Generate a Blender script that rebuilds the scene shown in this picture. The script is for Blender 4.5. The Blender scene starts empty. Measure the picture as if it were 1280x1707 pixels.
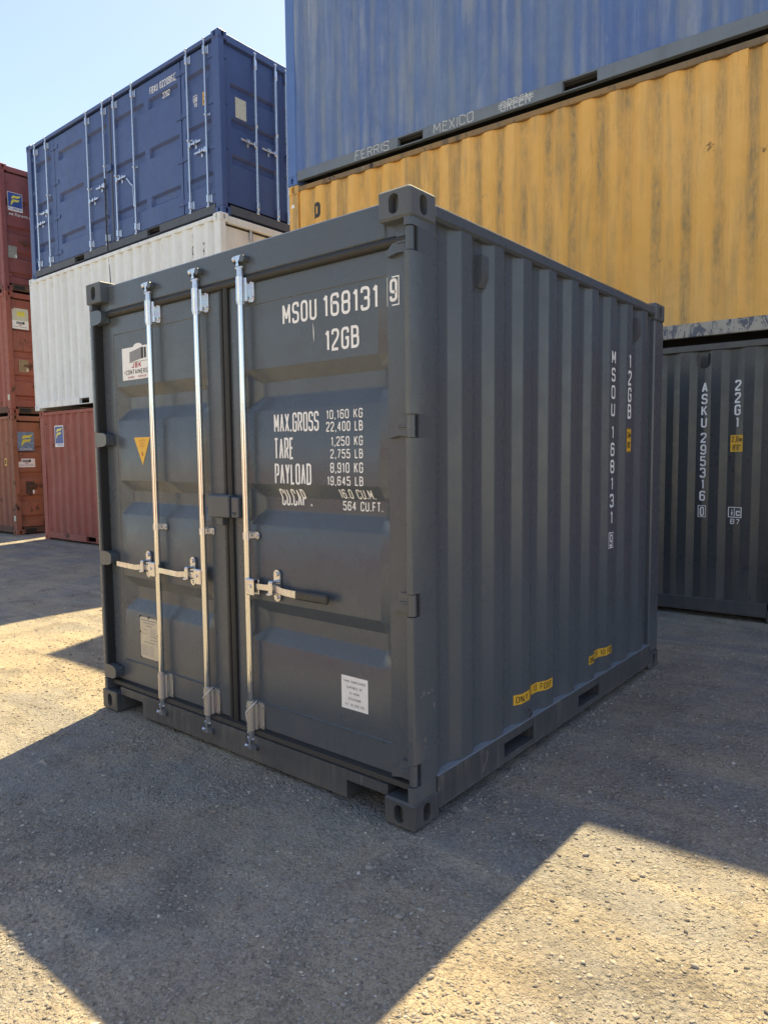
import bpy, bmesh, math, random
import numpy as np
from mathutils import Matrix, Vector

random.seed(7)
rng = np.random.default_rng(11)
S = bpy.context.scene
COL = S.collection

# ------------------------------------------------------------------ camera
cam = bpy.data.cameras.new('camera')
cam.sensor_fit = 'HORIZONTAL'; cam.sensor_width = 36.0
cam.lens = 36.0 * 1176.54 / 1280.0
cam.clip_start = 0.05; cam.clip_end = 2000
co = bpy.data.objects.new('camera', cam); COL.objects.link(co)
co.matrix_world = (Matrix.Translation((1.6772, -2.2247, 1.5483)) @ Matrix.Rotation(0.685902, 4, 'Z')
                   @ Matrix.Rotation(1.492250, 4, 'X') @ Matrix.Rotation(-0.010347, 4, 'Z'))
S.camera = co

# ------------------------------------------------------------------ world, sun, exposure
SUN = Vector((-0.516, 1.374, 2.591)).normalized()          # towards the sun
w = bpy.data.worlds.new('World'); S.world = w; w.use_nodes = True
nt = w.node_tree; nt.nodes.clear()
sky = nt.nodes.new('ShaderNodeTexSky'); sky.sky_type = 'NISHITA'; sky.sun_disc = False
sky.sun_elevation = math.asin(SUN.z); sky.sun_rotation = math.atan2(SUN.x, SUN.y)
sky.altitude = 0; sky.air_density = 1.0; sky.dust_density = 0.6; sky.ozone_density = 1.0
bg = nt.nodes.new('ShaderNodeBackground'); bg.inputs[1].default_value = 0.112
wo = nt.nodes.new('ShaderNodeOutputWorld')
wb = nt.nodes.new('ShaderNodeMix'); wb.data_type = 'RGBA'; wb.blend_type = 'MULTIPLY'; wb.inputs[0].default_value = 1.0; wb.inputs[7].default_value = (1.12, 1.0, .90, 1)   # white balance of the shade
nt.links.new(sky.outputs[0], wb.inputs[6]); nt.links.new(wb.outputs[2], bg.inputs[0]); nt.links.new(bg.outputs[0], wo.inputs[0])
sl = bpy.data.lights.new('sun', 'SUN'); sl.energy = 5.0; sl.angle = math.radians(0.55); sl.color = (1.0, 0.79, 0.43)
so = bpy.data.objects.new('sun', sl); COL.objects.link(so); so.location = SUN * 40
so.rotation_euler = (-SUN).to_track_quat('-Z', 'Y').to_euler()
S.view_settings.view_transform = 'Standard'; S.view_settings.look = 'None'
S.view_settings.gamma = 1.0; S.view_settings.use_curve_mapping = False
S.view_settings.exposure = 1.22

# ------------------------------------------------------------------ material helpers
class NT:
    def __init__(s, name):
        s.m = bpy.data.materials.new(name); s.m.use_nodes = True
        s.t = s.m.node_tree; s.t.nodes.clear()
        s.out = s.t.nodes.new('ShaderNodeOutputMaterial'); s.b = s.t.nodes.new('ShaderNodeBsdfPrincipled')
        s.t.links.new(s.b.outputs[0], s.out.inputs[0])
        s.tc = s.t.nodes.new('ShaderNodeTexCoord')
    def set(s, sock, v):
        if isinstance(v, bpy.types.NodeSocket): s.t.links.new(v, sock)
        elif isinstance(v, (tuple, list)) and len(v) == 3 and sock.type == 'RGBA': sock.default_value = (*v, 1)
        else: sock.default_value = v
    def mapping(s, scale, loc=(0, 0, 0)):
        n = s.t.nodes.new('ShaderNodeMapping'); n.inputs['Scale'].default_value = scale; n.inputs['Location'].default_value = loc
        s.t.links.new(s.tc.outputs['Object'], n.inputs[0]); return n.outputs[0]
    def noise(s, scale, detail=4, rough=.55, vec=None, dist=0.0):
        n = s.t.nodes.new('ShaderNodeTexNoise'); n.inputs['Scale'].default_value = scale
        n.inputs['Detail'].default_value = detail; n.inputs['Roughness'].default_value = rough; n.inputs['Distortion'].default_value = dist
        s.t.links.new(vec if vec else s.tc.outputs['Object'], n.inputs['Vector']); return n.outputs['Fac']
    def voro(s, scale, vec=None, out='Distance'):
        n = s.t.nodes.new('ShaderNodeTexVoronoi'); n.inputs['Scale'].default_value = scale
        s.t.links.new(vec if vec else s.tc.outputs['Object'], n.inputs['Vector']); return n.outputs[out]
    def rng(s, v, a, b, lo=0., hi=1.):
        n = s.t.nodes.new('ShaderNodeMapRange'); n.inputs[1].default_value = a; n.inputs[2].default_value = b
        n.inputs[3].default_value = lo; n.inputs[4].default_value = hi; s.set(n.inputs[0], v); return n.outputs[0]
    def mth(s, op, a, b=0.):
        n = s.t.nodes.new('ShaderNodeMath'); n.operation = op; s.set(n.inputs[0], a); s.set(n.inputs[1], b); return n.outputs[0]
    def mix(s, f, a, b, mode='MIX'):
        n = s.t.nodes.new('ShaderNodeMix'); n.data_type = 'RGBA'; n.blend_type = mode
        s.set(n.inputs[0], f); s.set(n.inputs[6], a); s.set(n.inputs[7], b); return n.outputs[2]
    def sep(s):
        n = s.t.nodes.new('ShaderNodeSeparateXYZ'); s.t.links.new(s.tc.outputs['Object'], n.inputs[0]); return n.outputs
    def bump(s, h, strength, dist=.01, nrm=None):
        n = s.t.nodes.new('ShaderNodeBump'); n.inputs['Strength'].default_value = strength; n.inputs['Distance'].default_value = dist
        s.set(n.inputs['Height'], h)
        if nrm: s.t.links.new(nrm, n.inputs['Normal'])
        return n.outputs[0]
    def fin(s, col, rough, metal=0., nrm=None, spec=None):
        s.set(s.b.inputs['Base Color'], col); s.set(s.b.inputs['Roughness'], rough); s.set(s.b.inputs['Metallic'], metal)
        if nrm: s.t.links.new(nrm, s.b.inputs['Normal'])
        if spec is not None: s.b.inputs['Specular IOR Level'].default_value = spec
        return s.m

def sc(c, k): return tuple(min(1, x * k) for x in c)

def paint(name, col, rough=.5, fade=None, fade_amt=.5, streak=(.05, .045, .04), streak_amt=0., streak_w=5., rust=0.,
          rust_col=(.12, .045, .02), scuff=0., scuff_col=(.5, .5, .48), dust=0., dust_z=.5, dent=.0, seed=0., groove=None):
    n = NT(name)
    off = (seed * 3.1, seed * 1.7, seed * 2.3)
    c = col
    big = n.noise(.9, 5, .6, n.mapping((1, 1, .6), off))
    c = n.mix(n.mth('MULTIPLY', n.rng(big, .35, .7), fade_amt), c, fade if fade else sc(col, 1.35))
    mid = n.noise(7, 4, .6, n.mapping((1, 1, 1), off))
    c = n.mix(n.rng(mid, .3, .7, 0, .22), c, sc(col, .72))
    r = n.rng(mid, .3, .7, rough - .07, rough + .08)
    if streak_amt:
        st = n.noise(streak_w, 5, .62, n.mapping((1, 1, .07), off))
        brk = n.noise(2.2, 5, .65, n.mapping((1, 1, .5), off))
        f = n.mth('MULTIPLY', n.rng(st, .48, .68), n.rng(brk, .36, .6))
        c = n.mix(n.mth('MULTIPLY', f, streak_amt), c, streak)
        spk = n.noise(48, 4, .75, n.mapping((1, 1, .18), off))
        c = n.mix(n.mth('MULTIPLY', n.mth('MULTIPLY', n.rng(spk, .52, .7), n.rng(brk, .42, .68)), streak_amt * .6), c, streak)
    if groove:                                             # grime settled in the recessed flats of the corrugation; on white, painted rib shading
        gt0, gcol, gamt = groove
        fr = n.mth('FRACT', n.mth('MULTIPLY', n.mth('ADD', n.sep()[0], -gt0 + 27.7), 1 / .277))
        gm = n.mth('MULTIPLY', n.rng(fr, .12, .26), n.rng(fr, .40, .58, 1, 0))
        gn = n.noise(1.7, 6, .7, n.mapping((1, 1, .45), off)); gs = n.noise(26, 5, .75, n.mapping((1, 1, .25), off))
        c = n.mix(n.mth('MULTIPLY', n.mth('MULTIPLY', gm, gamt), n.mth('MULTIPLY', n.rng(gn, .34, .62), n.rng(gs, .36, .62, .3, 1))), c, gcol)
    if rust:
        ru = n.noise(3.2, 9, .72, n.mapping((1, 1, .7), off), .4)
        f = n.rng(ru, .70 - rust * .16, .74 - rust * .14)
        c = n.mix(f, c, n.mix(n.noise(30, 4), rust_col, sc(rust_col, .45)))
        r = n.mth('MAXIMUM', r, n.mth('MULTIPLY', f, .85))
    if scuff:
        su = n.noise(9, 10, .8, n.mapping((1.0, 1.0, .45), off), .6)
        f = n.rng(su, .72 - scuff * .12, .735 - scuff * .12)
        c = n.mix(n.mth('MULTIPLY', f, .75), c, scuff_col)
    if dust:
        z = n.sep()[2]
        dn = n.noise(14, 6, .7, n.mapping((1, 1, .35)))
        f = n.mth('MULTIPLY', n.rng(z, 0, dust_z, 1, 0), n.rng(dn, .3, .7))
        c = n.mix(n.mth('MULTIPLY', f, dust), c, (.22, .19, .155)); r = n.mth('ADD', r, n.mth('MULTIPLY', f, .3))
    h = n.noise(240, 2, .5)
    nr = n.bump(h, .05, .001)
    if dent:
        nr = n.bump(n.noise(2.6, 3, .5, n.mapping((1, 1, .6), off)), dent, .05, nr)
    return n.fin(c, r, 0, nr)

def plain(name, col, rough=.5, metal=0., var=.15):
    n = NT(name)
    f = n.noise(25, 5, .65)
    return n.fin(n.mix(n.rng(f, .3, .7, 0, 1), sc(col, 1 - var), sc(col, 1 + var * .6)), n.rng(f, .3, .7, max(.05, rough - .08), rough + .1), metal)

def steel(name, col, rough):
    n = NT(name)
    a = n.noise(40, 5, .7, n.mapping((1, 1, .35))); b = n.voro(60, None, 'Color')
    c = n.mix(n.rng(a, .3, .75), col, sc(col, .78))
    c = n.mix(.12, c, b, 'SOFT_LIGHT')
    return n.fin(c, n.rng(a, .3, .7, rough - .08, rough + .12), .92, n.bump(a, .12, .002))

MT = {}
MT['grey'] = paint('anthracite_paint', (.080, .096, .115), .28, fade=(.092, .108, .128), fade_amt=.6, dust=.4, dust_z=.35, dent=.10, scuff=.05, scuff_col=(.2, .2, .2))
MT['grey_cast'] = paint('anthracite_casting_paint', (.088, .104, .122), .62, fade=(.11, .122, .136), fade_amt=.6, scuff=.35, scuff_col=(.22, .22, .22), seed=1)
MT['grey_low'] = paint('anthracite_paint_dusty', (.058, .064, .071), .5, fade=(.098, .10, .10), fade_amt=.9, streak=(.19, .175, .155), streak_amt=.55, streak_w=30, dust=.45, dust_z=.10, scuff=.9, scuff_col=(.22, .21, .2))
MT['ledge'] = paint('ledge_sky_reflection_paint', (.25, .285, .33), .40, fade=(.30, .32, .34), fade_amt=.7, seed=4.4)  # pale dusty tone with the sky's reflection painted into the colour
MT['rubber'] = plain('gasket_rubber', (.024, .025, .026), .55)
MT['rod'] = plain('polished_zinc', (.72, .73, .75), .11, 1.0, .03)
MT['zinc'] = steel('galvanised_steel', (.74, .75, .78), .24)
MT['zinc_dull'] = steel('galvanised_steel_dull', (.62, .60, .58), .45)
MT['bolt'] = steel('bolt_steel', (.38, .38, .38), .45)
MT['grip'] = plain('grip_rubber', (.045, .047, .045), .5)
MT['white_print'] = plain('white_print', (.88, .88, .88), .5, 0, .05)
MT['black_print'] = plain('black_print', (.03, .03, .032), .55)
MT['red_print'] = plain('red_print', (.42, .03, .05), .5)
MT['grey_print'] = plain('grey_print', (.25, .25, .27), .5)
MT['white_vinyl'] = plain('white_vinyl', (.86, .86, .86), .42, 0, .05)
MT['yellow_vinyl'] = plain('yellow_vinyl', (.80, .46, .04), .42, 0, .08)
MT['plate'] = plain('aluminium_plate', (.60, .55, .44), .5, .25, .1)
MT['tie'] = plain('nylon_cord', (.72, .70, .68), .5, 0, .05)
MT['dark'] = plain('dark_void', (.02, .02, .02), .8)
MT['asku'] = paint('charcoal_paint', (.046, .054, .062), .30, fade=(.058, .066, .074), fade_amt=.6, dust=.3, dust_z=.5, dent=.15, seed=2)
MT['yellow'] = paint('weathered_yellow_paint', (.80, .45, .10), .62, fade=(.84, .54, .20), fade_amt=.7, streak=(.27, .20, .095), streak_amt=.85, streak_w=5.5, rust=.22, rust_col=(.15, .10, .05), scuff=.45, scuff_col=(.20, .14, .07), dent=.7, seed=3, groove=(.30, (.25, .20, .10), .95))
MT['yellow_rail'] = paint('worn_rail_paint', (.35, .21, .07), .7, fade=(.16, .13, .09), fade_amt=1., streak=(.06, .055, .05), streak_amt=.9, streak_w=9, rust=.75, rust_col=(.06, .05, .045), scuff=.9, scuff_col=(.42, .36, .25), seed=3.6)
MT['rail_patch'] = paint('peeling_rail_paint', (.10, .115, .15), .7, fade=(.14, .155, .19), fade_amt=1., rust=.2, scuff=2.1, scuff_col=(.46, .44, .38), seed=4)
MT['blue'] = paint('chalky_blue_paint', (.085, .16, .40), .62, fade=(.165, .24, .37), fade_amt=.9, streak=(.30, .35, .42), streak_amt=.8, streak_w=7, rust=.30, rust_col=(.20, .20, .20), scuff=.5, scuff_col=(.34, .37, .42), dent=.6, seed=5, groove=(.24, (.24, .28, .32), .7))
MT['blue_post'] = paint('blue_post_paint', (.09, .18, .44), .6, fade=(.11, .21, .47), seed=5.5)
MT['blue_rail'] = paint('blue_grey_rail_paint', (.145, .185, .245), .7, fade=(.20, .235, .27), fade_amt=.9, streak=(.10, .10, .09), streak_amt=.5, rust=.22, rust_col=(.1, .07, .05), seed=6)
MT['navy'] = paint('navy_paint', (.052, .090, .245), .42, fade=(.068, .110, .265), fade_amt=.8, streak=(.08, .09, .12), streak_amt=.25, dent=.12, seed=7)
MT['navy_rail'] = paint('navy_rail_paint', (.075, .088, .11), .6, fade=(.095, .10, .115), fade_amt=.8, rust=.15, seed=7.4)
MT['cream'] = paint('white_container_paint', (.80, .84, .85), .5, fade=(.76, .80, .80), fade_amt=.7, streak=(.42, .38, .28), streak_amt=.35, streak_w=7, rust=.05, rust_col=(.3, .2, .1), dent=.15, seed=8, groove=(.21, (.50, .52, .50), .75))  # groove tone paints rib shading into the recessed flats
MT['red'] = paint('oxide_red_paint', (0.313, 0.086, 0.064), .68, fade=(0.352, 0.127, 0.098), fade_amt=.9, streak=(.20, .10, .085), streak_amt=.5, streak_w=9, rust=.45, rust_col=(.085, .05, .035), scuff=.35, scuff_col=(.38, .22, .18), dent=.35, seed=9)
MT['maroon'] = paint('maroon_paint', (0.207, 0.054, 0.060), .68, fade=(0.245, 0.083, 0.082), fade_amt=.9, streak=(.10, .05, .045), streak_amt=.5, rust=.75, rust_col=(.10, .05, .03), dent=.3, seed=10)
MT['brick'] = paint('brick_red_paint', (0.304, 0.088, 0.064), .68, fade=(0.331, 0.117, 0.087), fade_amt=.9, streak=(.14, .06, .05), streak_amt=.5, rust=.75, rust_col=(.12, .055, .03), dent=.3, seed=11)
MT['orange'] = paint('rusty_orange_paint', (0.362, 0.153, 0.081), .72, fade=(0.276, 0.108, 0.073), fade_amt=1., streak=(.12, .06, .04), streak_amt=.7, rust=.75, rust_col=(.09, .045, .028), dent=.3, seed=12)
MT['rust'] = paint('rusty_rail', (.11, .06, .04), .8, fade=(.16, .08, .05), fade_amt=1., rust=.5, rust_col=(.04, .03, .025), seed=13)
MT['logo_blue'] = plain('logo_blue_vinyl', (.035, .08, .32), .45)
MT['logo_yellow'] = plain('logo_yellow_vinyl', (.72, .66, .10), .45)
MT['logo_faded'] = plain('faded_logo_vinyl', (.20, .30, .46), .55, 0, .5)
MT['paper'] = plain('faded_paper', (.62, .61, .50), .7, 0, .2)
MT['card'] = plain('brown_card', (.30, .22, .13), .7, 0, .2)
MT['dark_card'] = plain('dark_placard', (.075, .05, .04), .6, 0, .2)
MT['grey_placard'] = plain('grey_placard', (.30, .31, .29), .6, 0, .3)
MT['chalk'] = plain('white_chalk', (.62, .66, .68), .9, 0, .2)

# ------------------------------------------------------------------ mesh builder
class MB:
    def __init__(s): s.v = []; s.f = []; s.m = []
    def add(s, vs, fs, mi=0):
        o = len(s.v); s.v += [tuple(p) for p in vs]; s.f += [tuple(i + o for i in f) for f in fs]; s.m += [mi] * len(fs)
        return s
    def box(s, lo, hi, c=.003, mi=0):
        lo = [min(a, b) for a, b in zip(lo, hi)], [max(a, b) for a, b in zip(lo, hi)]
        lo, hi = lo
        c = min(c, *[(h - l) * .45 for l, h in zip(lo, hi)])
        V = []; idx = {}
        for sx in (0, 1):
            for sy in (0, 1):
                for sz in (0, 1):
                    sg = (sx, sy, sz); base = [hi[i] if sg[i] else lo[i] for i in range(3)]; inn = [base[i] + (-c if sg[i] else c) for i in range(3)]
                    for k in range(3):
                        p = list(inn); p[k] = base[k]; idx[sg, k] = len(V); V.append(p)
        F = []
        for k in range(3):
            a, b = [i for i in range(3) if i != k]
            for sd in (0, 1):
                q = []
                for (u, v) in ((0, 0), (1, 0), (1, 1), (0, 1)):
                    g = [0, 0, 0]; g[k] = sd; g[a] = u; g[b] = v; q.append(idx[tuple(g), k])
                F.append(q)
        for k in range(3):                                   # edges along axis k
            a, b = [i for i in range(3) if i != k]
            for u in (0, 1):
                for v in (0, 1):
                    g0 = [0, 0, 0]; g0[a] = u; g0[b] = v; g1 = list(g0); g1[k] = 1
                    F.append([idx[tuple(g0), a], idx[tuple(g1), a], idx[tuple(g1), b], idx[tuple(g0), b]])
        for sg in [(x, y, z) for x in (0, 1) for y in (0, 1) for z in (0, 1)]:
            F.append([idx[sg, 0], idx[sg, 1], idx[sg, 2]])
        return s.add(V, F, mi)
    def cyl(s, p0, p1, r, n=14, mi=0, r1=None, caps=True):
        p0 = Vector(p0); p1 = Vector(p1); d = (p1 - p0).normalized(); r1 = r if r1 is None else r1
        a = d.orthogonal().normalized(); b = d.cross(a)
        V = []
        for p, rr in ((p0, r), (p1, r1)):
            V += [p + (a * math.cos(2 * math.pi * i / n) + b * math.sin(2 * math.pi * i / n)) * rr for i in range(n)]
        F = [(i, (i + 1) % n, n + (i + 1) % n, n + i) for i in range(n)]
        if caps: F += [tuple(range(n))[::-1], tuple(range(n, 2 * n))]
        return s.add(V, F, mi)
    def tube(s, pts, r, n=8, mi=0):
        pts = [Vector(p) for p in pts]; V = []; N = len(pts)
        up = Vector((.13, .31, .94)).normalized()
        for i, p in enumerate(pts):
            d = (pts[min(N - 1, i + 1)] - pts[max(0, i - 1)]).normalized()
            a = d.cross(up)
            if a.length < 1e-3: a = d.orthogonal()
            a.normalize(); b = d.cross(a)
            V += [p + (a * math.cos(2 * math.pi * k / n) + b * math.sin(2 * math.pi * k / n)) * r for k in range(n)]
        F = [(i * n + k, i * n + (k + 1) % n, (i + 1) * n + (k + 1) % n, (i + 1) * n + k) for i in range(N - 1) for k in range(n)]
        F += [tuple(range(n))[::-1], tuple(range((N - 1) * n, N * n))]
        return s.add(V, F, mi)
    def prism(s, prof, axis, a, b, mi=0):
        """closed polygon prof in the two other axes, extruded along axis from a to b"""
        o = [i for i in range(3) if i != axis]; n = len(prof); V = []
        for t in (a, b):
            for q in prof:
                p = [0, 0, 0]; p[axis] = t; p[o[0]] = q[0]; p[o[1]] = q[1]; V.append(p)
        F = [(i, (i + 1) % n, n + (i + 1) % n, n + i) for i in range(n)] + [tuple(range(n))[::-1], tuple(range(n, 2 * n))]
        return s.add(V, F, mi)
    def grid(s, us, vs, fn, mi=0):
        V = [fn(u, v) for v in vs for u in us]; n = len(us)
        F = [(j * n + i, j * n + i + 1, (j + 1) * n + i + 1, (j + 1) * n + i) for j in range(len(vs) - 1) for i in range(n - 1)]
        return s.add(V, F, mi)
    def casting(s, lo, hi, out, c=.012, mi=0):
        """corner casting: chamfered block whose outward faces carry slotted holes"""
        t = MB(); t.box(lo, hi, c)
        lo, hi = [min(a, b) for a, b in zip(lo, hi)], [max(a, b) for a, b in zip(lo, hi)]
        V = list(t.v); F = list(t.f)
        k = 0
        for ax in range(3):
            a, b = [i for i in range(3) if i != ax]
            for sd in (0, 1):
                q = F[k]; k += 1
                if (sd == 1) != (out[ax] > 0): continue
                cen = [(lo[i] + hi[i]) / 2 for i in range(3)]; cen[ax] = hi[ax] if sd else lo[ax]
                if ax == 2: ra, rb = .032, .058
                else: ra, rb = .025, .039
                if b != 2 and ax == 2: pass
                N = 20; ring = []; ring2 = []
                for i in range(N):
                    th = 2 * math.pi * (i + .5) / N - math.pi * .75
                    ca, sb = math.cos(th), math.sin(th)
                    pa = ra * ca; pb = ra * sb + (rb - ra) * (1 if sb > 0 else -1)
                    p = list(cen); p[a] += pa; p[b] += pb; ring.append(p)
                    p2 = list(p); p2[ax] += -.075 if sd else .075; ring2.append(p2)
                o = len(V); V += ring + ring2
                F[q is None or k - 1] = None
                g = N // 4
                for cidx in range(4):                       # q order: (0,0),(1,0),(1,1),(0,1) -> angles -135,-45,45,135
                    for i in range(g):
                        i0 = (cidx * g + i - g // 2 - (0)) % N
                        F.append((q[cidx], o + (i0) % N, o + (i0 + 1) % N)) if i < g - 0 else None
                    last = (cidx * g + g - g // 2) % N
                    F.append((q[cidx], o + last, q[(cidx + 1) % 4]))
                for i in range(N):
                    F.append((o + i, o + (i + 1) % N, o + N + (i + 1) % N, o + N + i))
                F.append(tuple(o + N + i for i in range(N)))
        F = [f for f in F if f is not None]
        return s.add(V, F, mi)
    def build(s, name, mats, parent=None, M=None, ang=35):
        me = bpy.data.meshes.new(name)
        vs = [tuple(M @ Vector(p)) for p in s.v] if M else s.v
        me.from_pydata(vs, [], s.f)
        bm = bmesh.new(); bm.from_mesh(me); bmesh.ops.recalc_face_normals(bm, faces=bm.faces); bm.to_mesh(me); bm.free()
        if not isinstance(mats, (list, tuple)): mats = [mats]
        for m in mats: me.materials.append(MT[m] if isinstance(m, str) else m)
        if len(mats) > 1: me.polygons.foreach_set('material_index', s.m)
        me.polygons.foreach_set('use_smooth', [True] * len(me.polygons)); me.set_sharp_from_angle(angle=math.radians(ang))
        o = bpy.data.objects.new(name, me); COL.objects.link(o); o.parent = parent
        return o

def thing(name, label, cat, loc=(0, 0, 0), rz=0., group=None):
    o = bpy.data.objects.new(name, None); COL.objects.link(o); o.location = loc; o.rotation_euler = (0, 0, rz)
    o.empty_display_size = .2; o['label'] = label; o['category'] = cat
    if group: o['group'] = group
    return o
def box1(name, lo, hi, mat, parent, M=None, c=.004): return MB().box(lo, hi, c).build(name, mat, parent, M)

# ------------------------------------------------------------------ stroke lettering
def P(t): return [tuple(float(x) for x in q.split(',')) for q in t.split()]
G = {}
def gl(ch, w, *paths): G[ch] = (w, [(p[0] == '*', P(p.lstrip('*'))) for p in paths])
gl(' ', 2.0)
gl('0', 4, '*0,0,2 4,0,2 4,10,2 0,10,2'); gl('O', 4, '*0,0,2 4,0,2 4,10,2 0,10,2')
gl('1', 1.8, '0,8.1 1.5,10 1.5,0'); gl('2', 4, '0,7.8 0,10,2 4,10,2 4,6.4,1.5 0,1.6,.8 0,0 4,0')
gl('3', 4, '0,7.9 0,10,2 4,10,2 4,5.2,1.3 1.4,5.2', '1.4,5.2 4,5.2,1.3 4,0,2 0,0,2 0,2.1'); gl('4', 4.2, '3,0 3,10 0,3 4.2,3')
gl('5', 4, '4,10 0,10 0,5.9 4,5.9,1.9 4,0,2 0,0,2 0,2.1'); gl('6', 4, '4,8 4,10,2 0,10,2 0,0,2 4,0,2 4,5.9,2 .2,5.9')
gl('7', 4, '0,10 4,10 1.2,0'); gl('8', 4, '*0,5.3,1.3 4,5.3,1.3 4,10,2 0,10,2', '*0,0,2 4,0,2 4,5.3,1.3 0,5.3,1.3')
gl('9', 4, '0,2 0,0,2 4,0,2 4,10,2 0,10,2 0,4.1,2 3.8,4.1')
gl('A', 4, '0,0 2,10 4,0', '.8,2.8 3.2,2.8'); gl('B', 4, '*0,0 4,0,2 4,5.3,1.3 0,5.3', '*0,5.3 3.8,5.3,1.3 3.8,10,2 0,10')
gl('C', 4, '4,7.4 4,10,2 0,10,2 0,0,2 4,0,2 4,2.6'); gl('D', 4, '*0,0 4,0,2 4,10,2 0,10')
gl('E', 3.4, '3.4,10 0,10 0,0 3.4,0', '0,5.2 3,5.2'); gl('F', 3.4, '3.4,10 0,10 0,0', '0,5.2 3,5.2')
gl('G', 4, '4,7.6 4,10,2 0,10,2 0,0,2 4,0,2 4,5 2.2,5'); gl('H', 4, '0,0 0,10', '4,0 4,10', '0,5.2 4,5.2'); gl('I', .2, '0,0 0,10')
gl('J', 3.6, '3.6,10 3.6,0,1.8 0,0,1.8 0,2.6'); gl('K', 4, '0,0 0,10', '4,10 .2,4.4', '1.5,6.2 4,0'); gl('L', 3.3, '0,10 0,0 3.3,0')
gl('M', 5, '0,0 0,10 2.5,2.6 5,10 5,0'); gl('N', 4, '0,0 0,10 4,0 4,10'); gl('P', 4, '0,0 0,10 4,10,2 4,4.6,2 0,4.6')
gl('R', 4, '0,0 0,10 4,10,2 4,4.8,2 0,4.8', '2,4.8 4,0'); gl('S', 4, '4,7.8 4,10,2 0,10,2 0,5.4,1.5 4,4.8,1.5 4,0,2 0,0,2 0,2.2')
gl('T', 4, '0,10 4,10', '2,10 2,0'); gl('U', 4, '0,10 0,0,2 4,0,2 4,10'); gl('V', 4, '0,10 2,0 4,10'); gl('W', 6, '0,10 1.5,0 3,10 4.5,0 6,10')
gl('X', 4, '0,0 4,10', '0,10 4,0'); gl('Y', 4, '0,10 2,4.8 4,10', '2,4.8 2,0')
gl('.', .3, '0,-.3 0,1'); gl(',', .5, '.4,1 .1,-1.6'); gl('-', 2.5, '0,5 2.5,5'); gl("'", .2, '0,10 0,7.4'); gl('"', 1.8, '0,10 0,7.4', '1.8,10 1.8,7.4'); gl('=', 2, '0,6.4 2,6.4', '.4,3.6 2,3.6')
gl('c', 3, '3,4.2 3,6,1.4 0,6,1.4 0,0,1.4 3,0,1.4 3,1.8'); gl('i', .2, '0,0 0,6', '0,8 0,9.4'); gl('m', 4.8, '0,0 0,6', '0,4 0,6,1.2 2.4,6,1.2 2.4,0', '2.4,4 2.4,6,1.2 4.8,6,1.2 4.8,0')
gl('w', 4, '0,6 1,0 2,6 3,0 4,6'); gl('f', 2, '2,10 .8,10,1 .8,0', '0,6 2,6'); gl('l', .2, '0,0 0,10'); gl('o', 3, '*0,0,1.4 3,0,1.4 3,6,1.4 0,6,1.4')
gl('r', 2, '0,0 0,6', '0,4 0,6,1.2 2,6'); gl('e', 3, '0,3 3,3 3,6,1.4 0,6,1.4 0,0,1.4 3,0'); gl('n', 3, '0,0 0,6', '0,4 0,6,1.2 3,6,1.2 3,0'); gl('s', 3, '3,5 3,6,1 0,6,1 0,3.2,1 3,2.8,1 3,0,1 0,0,1 0,1')

def round_path(pts, closed):
    out = []; n = len(pts)
    for i, p in enumerate(pts):
        r = p[2] if len(p) > 2 else 0
        if r and (closed or 0 < i < n - 1):
            A = Vector(pts[i - 1][:2]); B = Vector(p[:2]); C = Vector(pts[(i + 1) % n][:2])
            d1 = A - B; d2 = C - B; r = min(r, d1.length * .5, d2.length * .5); d1.normalize(); d2.normalize()
            for k in range(6):
                t = k / 5; out.append(B + d1 * r * (1 - t) ** 2 + d2 * r * t ** 2)
        else: out.append(Vector(p[:2]))
    return out
def lifted(fn, k):
    def f(u, v):
        p = Vector(fn(u, v)); a = Vector(fn(u + 1e-4, v)) - p; b = Vector(fn(u, v + 1e-4)) - p
        n = a.cross(b)
        return tuple(p + n.normalized() * k)
    return f
def ribbon(mb, pts, closed, hw, fn, seg=.02, mi=0):
    q = []
    N = len(pts)
    for i in range(N if closed else N - 1):
        a = pts[i]; b = pts[(i + 1) % N]; L = (b - a).length
        if L < 1e-7: continue
        k = max(1, int(L / seg))
        q += [a + (b - a) * (j / k) for j in range(k)]
    if not closed: q.append(pts[-1])
    n = len(q); V = []
    for i, p in enumerate(q):
        a = q[i - 1] if (closed or i) else None; b = q[(i + 1) % n] if (closed or i < n - 1) else None
        d1 = (p - a).normalized() if a is not None and (p - a).length > 1e-9 else None
        d2 = (b - p).normalized() if b is not None and (b - p).length > 1e-9 else None
        d1 = d1 or d2; d2 = d2 or d1
        m = d1 + d2
        m = m.normalized() if m.length > 1e-6 else d1
        nn = Vector((-m.y, m.x)); k = 1 / max(.5, abs(m.dot(d1)))
        V += [fn(*(p + nn * hw * k)), fn(*(p - nn * hw * k))]
    F = [(2 * i, 2 * i + 1, 2 * ((i + 1) % n) + 1, 2 * ((i + 1) % n)) for i in range(n if closed else n - 1)]
    mb.add(V, F, mi)
def text_width(s, gap): return sum(G[c][0] for c in s) + gap * (len(s) - 1)
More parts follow.
